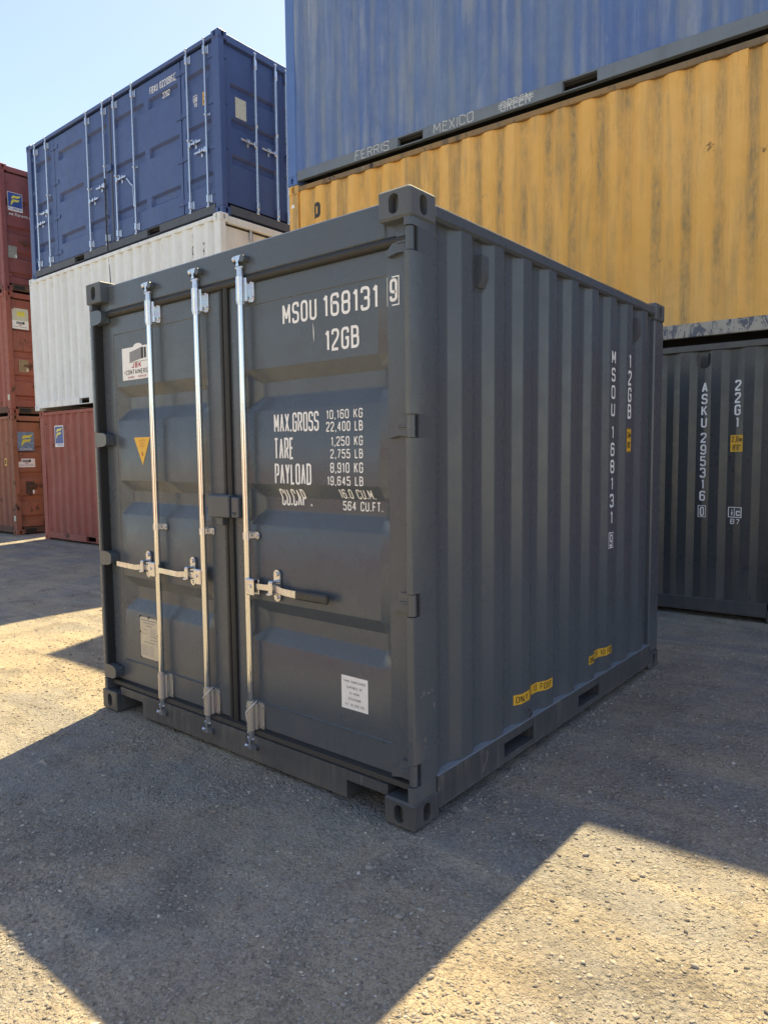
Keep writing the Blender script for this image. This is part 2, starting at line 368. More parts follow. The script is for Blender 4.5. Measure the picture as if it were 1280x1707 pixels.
def text(mb, s, x, z, h, fn, width=None, st=1.45, gap=2.9, seg=.02, mi=0, jit=0.):
    """letters with their lower-left corner at x, z and height h, mapped to 3-D by fn(u, v)"""
    k = h / (10 + st); hw = st * k / 2
    kx = k if width is None else (width - st * k) / max(.01, text_width(s, gap))
    cx = x + hw; lf = [lifted(fn, i * .00025) for i in range(7)]
    for c in s:
        gw, paths = G[c]
        for ip, (closed, pts) in enumerate(paths):
            pp = [(a[0] * kx + (random.uniform(-jit, jit)), a[1] * k + random.uniform(-jit, jit)) + ((a[2] * min(k, kx),) if len(a) > 2 else ()) for a in pts]
            rp = [Vector((cx + q[0], z + hw + q[1])) for q in round_path(pp, closed)]
            if closed: ribbon(mb, rp, True, hw, lf[ip], seg, mi); continue
            cur = [rp[0]]; il = ip
            for j in range(1, len(rp)):
                cur.append(rp[j])
                if j < len(rp) - 1 and (rp[j] - rp[j - 1]).dot(rp[j + 1] - rp[j]) < -.15 * (rp[j] - rp[j - 1]).length * (rp[j + 1] - rp[j]).length:
                    ribbon(mb, cur, False, hw, lf[il], seg, mi); cur = [rp[j]]; il += 1
            ribbon(mb, cur, False, hw, lf[il], seg, mi)
        cx += (gw + gap) * kx
def poly(mb, pts, fn, mi=0): mb.add([fn(*p) for p in pts], [tuple(range(len(pts)))], mi)
def rect(mb, x0, z0, x1, z1, fn, mi=0, n=1, m=1):
    mb.grid([x0 + (x1 - x0) * i / n for i in range(n + 1)], [z0 + (z1 - z0) * i / m for i in range(m + 1)], fn, mi)
def bars(mb, rows, fn, mi):
    for x0, x1, z, h in rows: rect(mb, x0, z - h / 2, x1, z + h / 2, fn, mi)
def emblem(mb, x0, z0, x1, z1, fn, mi):
    """two swept wing strokes of a stylised letter F"""
    W = x1 - x0; H = z1 - z0
    def wing(pts): 
        for (a, b), (c, d) in zip(pts[:-1], pts[1:]): mb.add([fn(x0 + a[0] * W, z0 + a[1] * H), fn(x0 + b[0] * W, z0 + b[1] * H), fn(x0 + d[0] * W, z0 + d[1] * H), fn(x0 + c[0] * W, z0 + c[1] * H)], [(0, 1, 2, 3)], mi)
    wing([((.16, .62), (.20, .56)), ((.22, .80), (.33, .64)), ((.36, .88), (.48, .68)), ((.62, .87), (.64, .66)), ((.97, .97), (.80, .74))])
    wing([((.10, .04), (.16, .02)), ((.14, .30), (.28, .24)), ((.22, .50), (.36, .32)), ((.40, .55), (.54, .36)), ((.62, .53), (.68, .36)), ((.84, .60), (.76, .44))])

# ------------------------------------------------------------------ ground
def gz(x, y):
    t = min(1, max(0, (-4 - x) / 8)); base = -.06 * t * t * (3 - 2 * t)
    return base - .006 * (1 + math.sin(x * 2.1 + 1.3 * math.sin(y * 1.7)) * .6 + math.sin(y * 3.3 + x * .9) * .4)
xs = [-600, -200, -80, -40, -24] + list(np.arange(-17, 5.01, .12)) + [8, 14, 25, 60, 200, 600]
ys = [-600, -200, -60, -20, -9] + list(np.arange(-4, 8.01, .12)) + [12, 20, 40, 100, 250, 600]
g = NT('compacted_gravel')
n1 = g.noise(.62, 7, .66, None, .5); n2 = g.noise(2.6, 8, .7, None, .3); n3 = g.noise(30, 7, .78); n4 = g.noise(120, 5, .75)
rot = g.t.nodes.new('ShaderNodeMapping'); rot.inputs['Rotation'].default_value = (0, 0, math.radians(-28)); rot.inputs['Scale'].default_value = (.35, 3.0, 1)
g.t.links.new(g.tc.outputs['Object'], rot.inputs[0])
trk = g.noise(1.3, 6, .65, rot.outputs[0])                    # tyre-worn bands
v1 = g.voro(95, None, 'Color'); v1d = g.voro(95); v2d = g.voro(40); v3d = g.voro(210)
v1g = g.t.nodes.new('ShaderNodeRGBToBW'); g.t.links.new(v1, v1g.inputs[0])
c = g.mix(g.rng(n1, .43, .57), (.285, .278, .268), (.405, .345, .262))      # grey millings / brown dust
c = g.mix(g.rng(trk, .47, .62, 0, .75), c, (.475, .415, .315))
c = g.mix(g.rng(n2, .50, .64, 0, .8), c, (.235, .214, .186))
c = g.mix(g.rng(n3, .50, .72, 0, .55), c, (.175, .162, .145))
c = g.mix(g.rng(n4, .52, .74, 0, .5), c, (.52, .46, .37))
c = g.mix(.30, c, v1g.outputs[0], 'SOFT_LIGHT')
stn = g.noise(1.1, 5, .6, g.mapping((1, 1, 1), (7, 3, 0)), .8)
c = g.mix(g.rng(stn, .58, .70, 0, .42), c, (.135, .122, .108))              # old oil and damp stains
h1 = g.mth('ADD', g.mth('MULTIPLY', n3, .8), g.mth('MULTIPLY', g.rng(v1d, 0, .6, 1, 0), .45))
h1 = g.mth('ADD', h1, g.mth('MULTIPLY', g.rng(v3d, 0, .6, 1, 0), .2))
h2 = g.mth('ADD', h1, g.mth('MULTIPLY', g.rng(v2d, 0, .7, 1, 0), g.rng(n2, .42, .60, 0, 1.1)))
MT['ground'] = g.fin(c, .93, 0, g.bump(g.noise(5, 6, .65), .5, .04, g.bump(h2, 1.0, .013)), .2)
gr = MB().grid(xs, ys, lambda x, y: (x, y, gz(x, y))).build('ground', 'ground', None, None, 180)
gr['kind'] = 'structure'; gr['label'] = 'grey brown compacted gravel yard with sunlit patches'

# loose stones (uncountable)
def stones(n, sampler, rmin, rmax, power):
    ico = [(0, 0, 1), (.894, 0, .447), (.276, .851, .447), (-.724, .526, .447), (-.724, -.526, .447), (.276, -.851, .447),
           (.724, .526, -.447), (-.276, .851, -.447), (-.894, 0, -.447), (-.276, -.851, -.447), (.724, -.526, -.447), (0, 0, -1)]
    fc = [(0, 1, 2), (0, 2, 3), (0, 3, 4), (0, 4, 5), (0, 5, 1), (1, 6, 2), (2, 7, 3), (3, 8, 4), (4, 9, 5), (5, 10, 1), (2, 6, 7), (3, 7, 8), (4, 8, 9), (5, 9, 10), (1, 10, 6), (11, 7, 6), (11, 8, 7), (11, 9, 8), (11, 10, 9), (11, 6, 10)]
    ico = np.array(ico); fc = np.array(fc)
    pts = sampler(n); n = len(pts)
    r = rmin + (rmax - rmin) * rng.random(n) ** power
    V = ico[None] * (1 + .34 * rng.standard_normal((n, 12, 1)).clip(-1.3, 1.3))
    V = V * np.stack([rng.uniform(.8, 1.3, n), rng.uniform(.6, 1., n), rng.uniform(.35, .75, n)], 1)[:, None, :]
    a = rng.uniform(0, 6.283, n); ca, sa = np.cos(a), np.sin(a)
    X = V[..., 0] * ca[:, None] - V[..., 1] * sa[:, None]; Y = V[..., 0] * sa[:, None] + V[..., 1] * ca[:, None]
    Z = V[..., 2]
    V = np.stack([X, Y, Z], 2) * r[:, None, None]
    z = np.array([gz(x, y) for x, y in pts]) + r * rng.uniform(-.15, .2, n)
    V += np.concatenate([pts, z[:, None]], 1)[:, None, :]
    F = fc[None] + (np.arange(n) * 12)[:, None, None]
    return V.reshape(-1, 3), F.reshape(-1, 3)
cl = rng.uniform([-3.5, -1.7], [2.2, 3.2], (70, 2)); cls = rng.uniform(.05, .28, 70)
def near(n):
    p = rng.uniform([-5.5, -1.9], [2.4, 4.6], (int(n * 1.5), 2))
    d = np.hypot(p[:, 0] - 1.0, p[:, 1] + 1.2)
    p = p[rng.random(len(p)) < np.clip(1.15 - d * .16, .12, 1)]
    i = rng.integers(0, 70, int(n * .45))
    q = cl[i] + rng.standard_normal((len(i), 2)) * cls[i][:, None]
    p = np.concatenate([p, q])
    inside = (p[:, 0] > -2.5) & (p[:, 0] < .02) & (p[:, 1] > -.02) & (p[:, 1] < 3.05)
    return p[~inside]
def far(n):
    p = rng.uniform([-13.5, -.5], [2.2, 4.6], (n, 2))
    inside = (p[:, 0] > -2.5) & (p[:, 0] < .02) & (p[:, 1] > -.02) & (p[:, 1] < 3.05)
    return p[~inside]
g = NT('loose_stone')
gi = g.t.nodes.new('ShaderNodeNewGeometry').outputs['Random Per Island']
c = g.mix(gi, (.17, .158, .142), (.44, .39, .315))
c = g.mix(g.rng(gi, .40, .42, 0, .5), c, (.33, .325, .315))
c = g.mix(g.rng(gi, .982, .988), c, (.66, .63, .57))
c = g.mix(g.rng(g.noise(90, 4), .3, .7, 0, .4), c, (.32, .275, .215))
MT['stone'] = g.fin(c, .88, 0, None, .3)
def rim(n):
    t = rng.uniform(0, 1, n); o = np.abs(rng.standard_normal(n)) * .035; sd = rng.random(n) < .45
    return np.where(sd[:, None], np.stack([-2.43 + 2.42 * t, -.005 - o], 1), np.stack([.005 + o, 2.99 * t], 1))
parts = [stones(1800, rim, .002, .010, 2.2), stones(60000, near, .0020, .0075, 1.7), stones(9000, near, .005, .012, 2.2), stones(320, near, .009, .018, 2.0), stones(5000, far, .005, .015, 2)]
off = 0; VV = []; FF = []
for V_, F_ in parts: VV.append(V_); FF.append(F_ + off); off += len(V_)
VV = np.concatenate(VV); FF = np.concatenate(FF)
me = bpy.data.meshes.new('gravel'); me.vertices.add(len(VV)); me.vertices.foreach_set('co', VV.ravel())
me.loops.add(FF.size); me.loops.foreach_set('vertex_index', FF.ravel().astype(np.int32))
me.polygons.add(len(FF)); me.polygons.foreach_set('loop_start', np.arange(0, FF.size, 3, dtype=np.int32)); me.update(calc_edges=True)
me.materials.append(MT['stone'])
go = bpy.data.objects.new('gravel', me); COL.objects.link(go); go['kind'] = 'stuff'; go['label'] = 'loose grey stones scattered over the yard'; go['category'] = 'gravel'

# ------------------------------------------------------------------ shared container pieces
W = 2.438
def trap(t, p=.277, ramp=.064, inner=.064):
    u = t % p
    if u < ramp: return u / ramp
    if u < ramp + inner: return 1.
    if u < 2 * ramp + inner: return 1 - (u - ramp - inner) / ramp
    return 0.
def corr_breaks(a, b, t0, p=.277, ramp=.064, inner=.064):
    out = {round(a, 4), round(b, 4)}; k = math.floor((a - t0) / p) - 1
    while t0 + k * p < b + p:
        for d in (0, ramp, ramp + inner, 2 * ramp + inner):
            t = t0 + k * p + d
            if a < t < b: out.add(round(t, 4))
        k += 1
    return sorted(out)

def bolt(mb, x, y, z, r=.008, d=.006, mi=0): mb.cyl((x, y, z), (x, y - d, z), r, 8, mi)
def stadium(cx, cz, hw, hh, n=6):
    out = []
    for i in range(n + 1): a = math.pi * i / n; out.append((cx + hw * math.cos(a), cz + (hh - hw) + hw * math.sin(a)))
    for i in range(n + 1): a = math.pi + math.pi * i / n; out.append((cx + hw * math.cos(a), cz - (hh - hw) + hw * math.sin(a)))
    return out

def bg_door(root, M, x0, x1, z0, z1, y, mat, chans, secs, rods=(), hinge=(), zinc='zinc_dull', rail_gap=.10):
    """a door leaf with pressed channels, lock rods, handles and hinges; x right, y inwards, z up, mapped by M"""
    def ch(x, z):
        d = 0.
        for (a, b) in secs:
            if a <= x <= b:
                fx = min(1, (x - a) / .02, (b - x) / .02)
                for (zt, zb) in chans:
                    if zb < z < zt: d = max(d, min(fx, (zt - z) / .035, (z - zb) / .035, 1))
        return d
    xs_ = {x0, x1}; zs_ = {z0, z1}
    for a, b in secs: xs_ |= {a, a + .02, b - .02, b}
    for t, b in chans: zs_ |= {t, t - .035, b + .035, b}
    mb = MB(); mb.grid(sorted(xs_), sorted(zs_), lambda x, z: (x, y + .045 * ch(x, z), z))
    for a, b in (((x0, z0), (x1, z0)), ((x1, z0), (x1, z1)), ((x1, z1), (x0, z1)), ((x0, z1), (x0, z0))):
        mb.add([(a[0], y, a[1]), (b[0], y, b[1]), (b[0], y + .05, b[1]), (a[0], y + .05, a[1])], [(0, 1, 2, 3)])
    d = mb.build('door', mat, root, M)
    for hx, sgn in hinge:
        for i in range(4):
            z = z0 + .17 + (z1 - z0 - .34) * i / 3
            h = MB(); h.cyl((hx, y - .005, z - .05), (hx, y - .005, z + .05), .014, 8)
            h.box((hx, y - .012, z - .035), (hx + sgn * .13, y, z + .035), .003); h.build('hinge', mat, d, M)
    for x, hdir, hz in rods:
        r = MB(); r.cyl((x, y - .035, z0 - .03), (x, y - .035, z1 + .06), .0165, 10)
        for zz in (z0 - .05, z1 + .06): r.box((x - .03, y - .055, zz), (x + .025, y - .02, zz + .03), .006)
        r.build('lock_rod', zinc, d, M)
        for zz in (z0 + .08, z1 - .07, (z0 + z1) / 2 - .1 + .25 * (hdir < 0)):
            tall = .06 if abs(zz - (z0 + z1) / 2) > .5 else .018
            b = MB(); b.box((x - .023, y - .06, zz - tall), (x + .023, y - .01, zz + tall), .008); b.box((x, y - .012, zz - tall), (x + .065, y - .004, zz + tall), .003)
            b.build('rod_bracket', zinc, d, M)
        if hdir:
            b = MB(); b.box((x, y - .058, hz - .04), (x + hdir * .055, y - .018, hz + .035), .006)
            b.box((x + hdir * .03, y - .045, hz - .012), (x + hdir * .30, y - .033, hz + .016), .003); b.build('handle', zinc, d, M)
            b = MB(); b.prism(stadium(x + hdir * .15, hz - .01, .018, .07), 1, y - .012, y - .004); b.box((x + hdir * .15 - .014, y - .06, hz - .03), (x + hdir * .15 + .014, y - .01, hz + .03), .004); b.build('handle_catch', zinc, d, M)
    return d

def container(name, label, loc, rz, H, mats, L=6.058, group=None, t0=.17, pockets=(), side_front=True, end_right='wall', warp=0.):
    """20 ft box: x along the length, front long side at y=0, right end at x=L"""
    body, post, rail_t, rail_b = mats
    root = thing(name, label, 'container', loc, rz, group)
    for ix in (0, 1):
        for iy in (0, 1):
            for iz in (0, 1):
                lo = [ix * (L - .178), iy * (W - .162), iz * (H - .118)]; hi = [lo[0] + .178, lo[1] + .162, lo[2] + .118]
                MB().casting(lo, hi, (1 if ix else -1, 1 if iy else -1, 1 if iz else -1)).build('corner_casting', post, root)
            xa = .006 if ix == 0 else L - .166; ya = .006 if iy == 0 else W - .106
            box1('corner_post', (xa, ya, .117), (xa + .16, ya + .10, H - .117), post, root, None, .008)
    for iy in (0, 1):
        y0, y1 = (.003, .063) if iy == 0 else (W - .063, W - .003)
        box1('top_rail', (.176, y0, H - .092), (L - .176, y1, H - .03), rail_t, root, None, .006)
        mb = MB(); cuts = [.176]
        for a, b in (pockets if iy == 0 else ()): cuts += [a, b]
        cuts.append(L - .176)
        for a, b in zip(cuts[::2], cuts[1::2]): mb.box((a, y0, .045), (b, y1, .172), .004)
        for a, b in (pockets if iy == 0 else ()):
            mb.box((a - .01, y0 + .004, .155), (b + .01, y1, .170), .002); mb.box((a - .01, y0 + .01, .047), (b + .01, y1, .06), .002)
        mb.build('bottom_rail', rail_b, root)
    sides = []
    if side_front: sides.append(0)
    sides.append(1)
    for iy in sides:
        f = (lambda x, z: (x, .014 + .036 * trap(x - t0) + warp * max(0, math.sin(x * 3.1 + 2 * math.sin(z * 1.9 + x)) * math.sin(z * 1.35 + .6 * math.sin(x * 2.3))) * math.sin(math.pi * (z - .165) / (H - .25)), z)) if iy == 0 else (lambda x, z: (x, W - .014 - .036 * trap(x - t0), z))
        MB().grid(corr_breaks(.16, L - .16, t0), [.165, .9, 1.7, H - .085] if not warp else list(np.linspace(.165, H - .085, 16)), f).build('side_panel', body, root, None, 20)
    fl = (lambda y, z: (.03 + .04 * trap(y), y, z)); fr = (lambda y, z: (L - .03 - .04 * trap(y), y, z))
    for e, f in ((0, fl), (1, fr)):
        xa, xb = (.012, .09) if e == 0 else (L - .09, L - .012)
        box1('end_header', (xa, .16, H - .13), (xb, W - .16, H - .025), rail_t, root, None, .006)
        box1('end_sill', (xa, .16, .03), (xb, W - .16, .155), rail_b, root, None, .004)
        if e == 0 or end_right == 'wall':
            MB().grid(corr_breaks(.1, W - .1, 0), [.15, H - .1], f).build('end_panel', body, root, None, 20)
    MB().grid(corr_breaks(.17, L - .17, 0, .21, .04, .05), [.05, W - .05], lambda x, y: (x, y, H - .045 + .018 * trap(x, .21, .04, .05))).build('roof_panel', body, root, None, 20)
    MB().box((.1, .07, .13), (L - .1, W - .07, .16), .002).build('floor', 'dark', root)
    return root
def vent(parent, M, x, y, z, mat, w=.06, h=.17):
    """hooded vent on a corrugated wall: x along the wall, y inwards"""
    b = MB(); b.prism([(x - w / 2 - .004, z), (x + w / 2 + .004, z), (x + w / 2 + .004, z + h), (x - w / 2 - .004, z + h)], 1, y - .004, y + .001)
    prof = [(y - .004, z + .012), (y - .016, z + .012), (y - .036, z + .05), (y - .036, z + h - .02), (y - .004, z + h - .02)]
    b.prism(prof, 0, x - w / 2, x + w / 2); b.build('vent_cover', mat, parent, M)
EE = lambda L: Matrix(((0, -1, 0, L), (1, 0, 0, 0), (0, 0, 1, 0), (0, 0, 0, 1)))   # end face at x=L: x right -> +y, inwards -> -x

# ================================================================== the dark grey ten foot container
H = 2.591; LEN = 2.991
hero = thing('shipping_container', 'dark grey ten foot container in the foreground with three galvanised door rods', 'container', (0, 0, 0))
for ix in (0, 1):
    for iy in (0, 1):
        for iz in (0, 1):
            lo = [-W + ix * (W - .162), iy * (LEN - .178), iz * (H - .118)]
            MB().casting(lo, [lo[0] + .162, lo[1] + .178, lo[2] + .118], (1 if ix else -1, 1 if iy else -1, 1 if iz else -1), .009 if ix else .004).build('corner_casting', 'grey_cast' if iz else 'grey_low', hero)
HZ_R = (2.395, 1.668, .945, .232); HZ_L = (2.39, 1.665, .945, .235)
def post_front(sgn, hz):
    """front corner post: outer flange, side web, and notches where the hinges sit; sgn=+1 right, -1 left"""
    X = (lambda d: -d) if sgn > 0 else (lambda d: -W + d)
    mb = MB(); zc = [.117]
    for z in sorted(hz): zc += [z - .048, z + .048]
    zc.append(H - .117)
    full = [(X(.005), .022), (X(.009), .012), (X(.018), .007), (X(.036), .007), (X(.042), .013), (X(.042), .11), (X(.058), .11), (X(.058), .168), (X(.012), .168), (X(.005), .162)]
    notch = [(X(.005), .056), (X(.030), .056), (X(.040), .06), (X(.042), .11), (X(.058), .11), (X(.058), .168), (X(.012), .168), (X(.005), .162)]
    for i in range(len(zc) - 1): mb.prism(notch if i % 2 else full, 2, zc[i], zc[i + 1])
    return mb.build('corner_post', 'grey', hero)
post_front(1, HZ_R); post_front(-1, HZ_L)
for xa in (-W + .005, -.105): box1('corner_post', (xa, LEN - .185, .117), (xa + .10, LEN - .006, H - .117), 'grey', hero, None, .01)
# weld bead under the near top casting
mb = MB(); mb.tube([(-.012 + random.uniform(-.002, .002), .012 + i * .012, H - .120 - .003 * math.sin(i * 2.1)) for i in range(14)], .0065, 6); mb.build('weld_bead', 'grey', hero)
def scuff(pts, mat='scuffed'):
    mb = MB()
    for (y, z, a, b, t) in pts:
        k = 7; o = [(y + a * math.cos(6.283 * i / k) * random.uniform(.5, 1) + t * math.sin(6.283 * i / k), z + b * math.sin(6.283 * i / k) * random.uniform(.5, 1)) for i in range(k)]
        mb.add([(-.0042, p[0], p[1]) for p in o], [tuple(range(k))])
        mb.build('scuff_mark', mat, hero); mb = MB()
MT['scuffed'] = plain('scraped_paint', (.34, .30, .31), .6, 0, .35)
scuff([(.060, .560, .008, .003, .002), (.075, .572, .004, .018, .002), (.085, .566, .010, .002, .003), (.112, .564, .012, .004, -.003), (.138, .568, .006, .005, .002), (.152, .500, .003, .014, .003), (.146, .508, .003, .009, 0), (.085, .368, .004, .018, .001), (.083, .338, .003, .008, 0), (.126, 1.02, .002, .006, 0)])
mb = MB()
for i in range(9):
    z = 2.50 + i * .009; mb.add([(-.0052 - .002, .004 + random.uniform(0, .004), z), (-.0035, .006 + random.uniform(0, .012), z + .002), (-.003, .008 + random.uniform(0, .016), z + .009), (-.0052 - .002, .0035, z + .007)], [(0, 1, 2, 3)])
mb.build('scuff_mark', 'scuffed', hero)
# header, sill, gaskets
mb = MB(); mb.box((-W + .16, .048, 2.425), (-.16, .12, H - .022), .006); mb.box((-W + .06, .055, 2.425), (-.06, .12, H - .10), .004); mb.build('door_header', 'grey', hero)
mb = MB(); mb.cyl((-W + .05, .064, 2.408), (-.048, .064, 2.408), .021, 14); mb.box((-W + .05, .072, 2.38), (-.048, .10, 2.43), .004); mb.build('header_gasket', 'rubber', hero)
mb = MB(); prof = [(-W + .162, .104), (-W + .162, .150), (-.162, .150), (-.162, .104), (-.40, .104), (-.40, .022), (-W + .40, .022), (-W + .40, .104)]
mb.prism(prof, 1, .030, .16); mb.build('door_sill', 'grey_low', hero)
mb = MB(); mb.prism([(.052, .148), (.038, .156), (.044, .176), (.066, .186), (.09, .186), (.09, .148)], 0, -W + .05, -.045); mb.build('sill_gasket', 'rubber', hero)
# long rails
for sgn in (0, 1):
    x0, x1 = (-.062, -.004) if sgn == 0 else (-W + .004, -W + .062)
    box1('top_rail', (x0, .172, 2.500), (x1, LEN - .172, 2.562), 'grey', hero, None, .011)
    mb = MB(); PK = ((.735, 1.04), (1.60, 1.90)); cuts = [.172, PK[0][0], PK[0][1], PK[1][0], PK[1][1], LEN - .172]
    fx = (lambda d: -d) if sgn == 0 else (lambda d: -W + d)
    for a, b in zip(cuts[::2], cuts[1::2]):
        mb.prism([(fx(.0), .052), (fx(.0), .176), (fx(.006), .180), (fx(.06), .180), (fx(.06), .170), (fx(.012), .170), (fx(.012), .052)], 1, a, b)
    mb.box((fx(-.004), .172, .040), (fx(.05), LEN - .172, .0515), .003)
    for a, b in PK:
        mb.box((fx(.002), a, .136), (fx(.06), b, .1795), .002); mb.box((fx(.02), a - .012, .052), (fx(.5), a, .166), .001); mb.box((fx(.02), b, .052), (fx(.5), b + .012, .166), .001)
        mb.box((fx(.02), a, .16), (fx(.5), b, .165), .001); mb.prism([(fx(.002), .0515), (fx(.002), .068), (fx(.5), .075), (fx(.5), .0515)], 1, a, b)
    mb.build('bottom_rail', 'grey_low', hero)
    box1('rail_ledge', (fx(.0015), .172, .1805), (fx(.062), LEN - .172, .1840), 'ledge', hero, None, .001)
T0 = .462; XS = .012
sx = lambda y: -XS - .029 * sum(trap(y - T0 + d) for d in (-.008, -.004, 0, .004, .008)) / 5
ysb = sorted({round(t + d, 4) for t in corr_breaks(.16, 2.82, T0) for d in (-.008, -.004, 0, .004, .008) if .16 <= t + d <= 2.82})
MB().grid(ysb, [.176, .7, 1.3, 1.9, 2.51], lambda y, z: (sx(y), y, z)).build('side_panel', 'grey', hero, None, 40)
MB().grid(corr_breaks(.16, 2.82, T0), [.176, 2.51], lambda y, z: (-W - sx(y), y, z)).build('side_panel', 'grey', hero, None, 20)
MB().grid(corr_breaks(-W + .08, -.08, .05), [.1, 2.52], lambda x, z: (x, LEN - .02 - .04 * trap(x), z)).build('end_panel', 'grey', hero, None, 20)
MB().grid([-W + .05, -.05], corr_breaks(.1, LEN - .1, 0, .21, .04, .05), lambda x, y: (x, y, H - .045 + .016 * trap(y, .21, .04, .05))).build('roof_panel', 'grey', hero, None, 20)
box1('floor', (-W + .06, .13, .12), (-.06, LEN - .05, .16), 'dark', hero)
box1('end_header', (-W + .16, LEN - .09, 2.46), (-.16, LEN - .012, H - .025), 'grey', hero)
box1('end_sill', (-W + .16, LEN - .09, .03), (-.16, LEN - .012, .16), 'grey_low', hero)

# ---- door leaves
DY = .070
CH = [(1.977, 1.912, 1.842, 1.770), (1.421, 1.357, 1.292, 1.214), (.842, .780, .706, .630)]
def door_y(x, z, x0, x1, z0, z1, pl, pr, cl_, cr_):
    y = DY
    if pl < x < pr and .317 < z < 2.287: y += .0035 * min(1, (x - pl) / .004, (pr - x) / .004, (z - .317) / .004, (2.287 - z) / .004)
    for a, b, c_, d in CH:
        if d < z < a and cl_ < x < cr_:
            fz = min(1, (a - z) / (a - b), (z - d) / (c_ - d))
            s_ = math.sqrt(max(0, 1 - ((z - (a + d) / 2) / ((a - d) / 2)) ** 2))
            e = .010 + .075 * s_
            fx_ = min(1, (x - cl_) / e, (cr_ - x) / .05)
            y += .036 * max(0, min(fz, fx_))
    return y
LEAF = {'L': (-2.388, -1.252, .172, 2.388, -2.272, -1.372, -2.262, -1.385), 'R': (-1.186, -.047, .172, 2.388, -1.085, -.170, -1.072, -.172)}
doors = {}
for k, a in LEAF.items():
    x0, x1, z0, z1, pl, pr, cl_, cr_ = a
    xs_ = {x0, x1, pl, pl + .004, pr - .004, pr, cl_, cr_, cr_ - .05} | {cl_ + i * .0085 for i in range(1, 11)}
    xs_ |= set(np.linspace(cl_ + .1, cr_ - .06, 8))
    zs_ = {z0, z1, .317, .321, 2.283, 2.287}
    for q in CH:
        zs_ |= set(q) | set(np.linspace(q[3], q[0], 24))
    mb = MB(); xs_ = sorted(xs_); zs_ = sorted(zs_)
    mb.grid(xs_, zs_, lambda x, z: (x, door_y(x, z, *a), z))
    for p, q in (((x0, z0), (x1, z0)), ((x1, z0), (x1, z1)), ((x1, z1), (x0, z1)), ((x0, z1), (x0, z0))):
        mb.add([(p[0], DY, p[1]), (q[0], DY, q[1]), (q[0], DY + .06, q[1]), (p[0], DY + .06, p[1])], [(0, 1, 2, 3)])
    doors[k] = mb.build('door', 'grey', hero, None, 28)
doors['L']['label'] = 'left door leaf with two lock rods'; doors['R']['label'] = 'right door leaf with white weight markings'
dr = doors['R']; dl = doors['L']
fR = lambda u, v: (u, door_y(u, v, *LEAF['R']) - .0016, v)
fL = lambda u, v: (u, door_y(u, v, *LEAF['L']) - .0016, v)
# centre gasket between the leaves
mb = MB(); mb.prism([(-1.262, .068), (-1.252, .060), (-1.236, .060), (-1.230, .070), (-1.222, .070), (-1.214, .056), (-1.198, .050), (-1.184, .057), (-1.180, .072), (-1.180, .10), (-1.262, .10)], 2, .172, 2.392)
mb.build('centre_gasket', 'rubber', hero)
box1('edge_gasket_and_shade', (-2.3945, .018, .18), (-2.3885, .085, 2.385), 'rubber', hero, None, .001)  # black strip spans the post's inner face: gasket plus painted recess shade
box1('edge_gasket_and_shade', (-.0470, .060, .18), (-.0425, .090, 2.385), 'rubber', hero, None, .001)
# weld seams along the lower panel edge
for k, (a, b) in (('L', (-2.272, -1.372)), ('R', (-1.085, -.170))):
    mb = MB(); mb.tube([(a + (b - a) * i / 40, DY - .001, .316 + .001 * math.sin(i * 1.7)) for i in range(41)], .0035, 5); mb.build('weld_bead', 'grey', doors[k])

# hinges
for z in HZ_R:
    mb = MB(); mb.cyl((-.024, .030, z - .044), (-.024, .030, z + .044), .0175, 14)
    mb.cyl((-.024, .030, z - .056), (-.024, .030, z + .056), .008, 10)
    mb.prism([(-.03, z - .040), (-.10, z - .036), (-.152, z - .046), (-.152, z - .020), (-.11, z + .014), (-.10, z + .040), (-.03, z + .044)], 1, .046, DY + .001)
    mb.box((-.10, .040, z - .004), (-.032, .05, z + .006), .002); mb.build('hinge', 'grey', dr)
for z in HZ_L:
    mb = MB(); mb.cyl((-W + .024, .030, z - .044), (-W + .024, .030, z + .044), .0175, 14)
    mb.prism([(-W + .012, z - .042), (-W + .10, z - .040), (-W + .132, z - .030), (-W + .140, z - .015), (-W + .140, z + .02), (-W + .132, z + .032), (-W + .10, z + .042), (-W + .012, z + .044)], 1, .012, .052)
    mb.box((-W + .05, .05, z - .03), (-W + .14, DY + .002, z + .03), .004); mb.build('hinge', 'grey', dl)

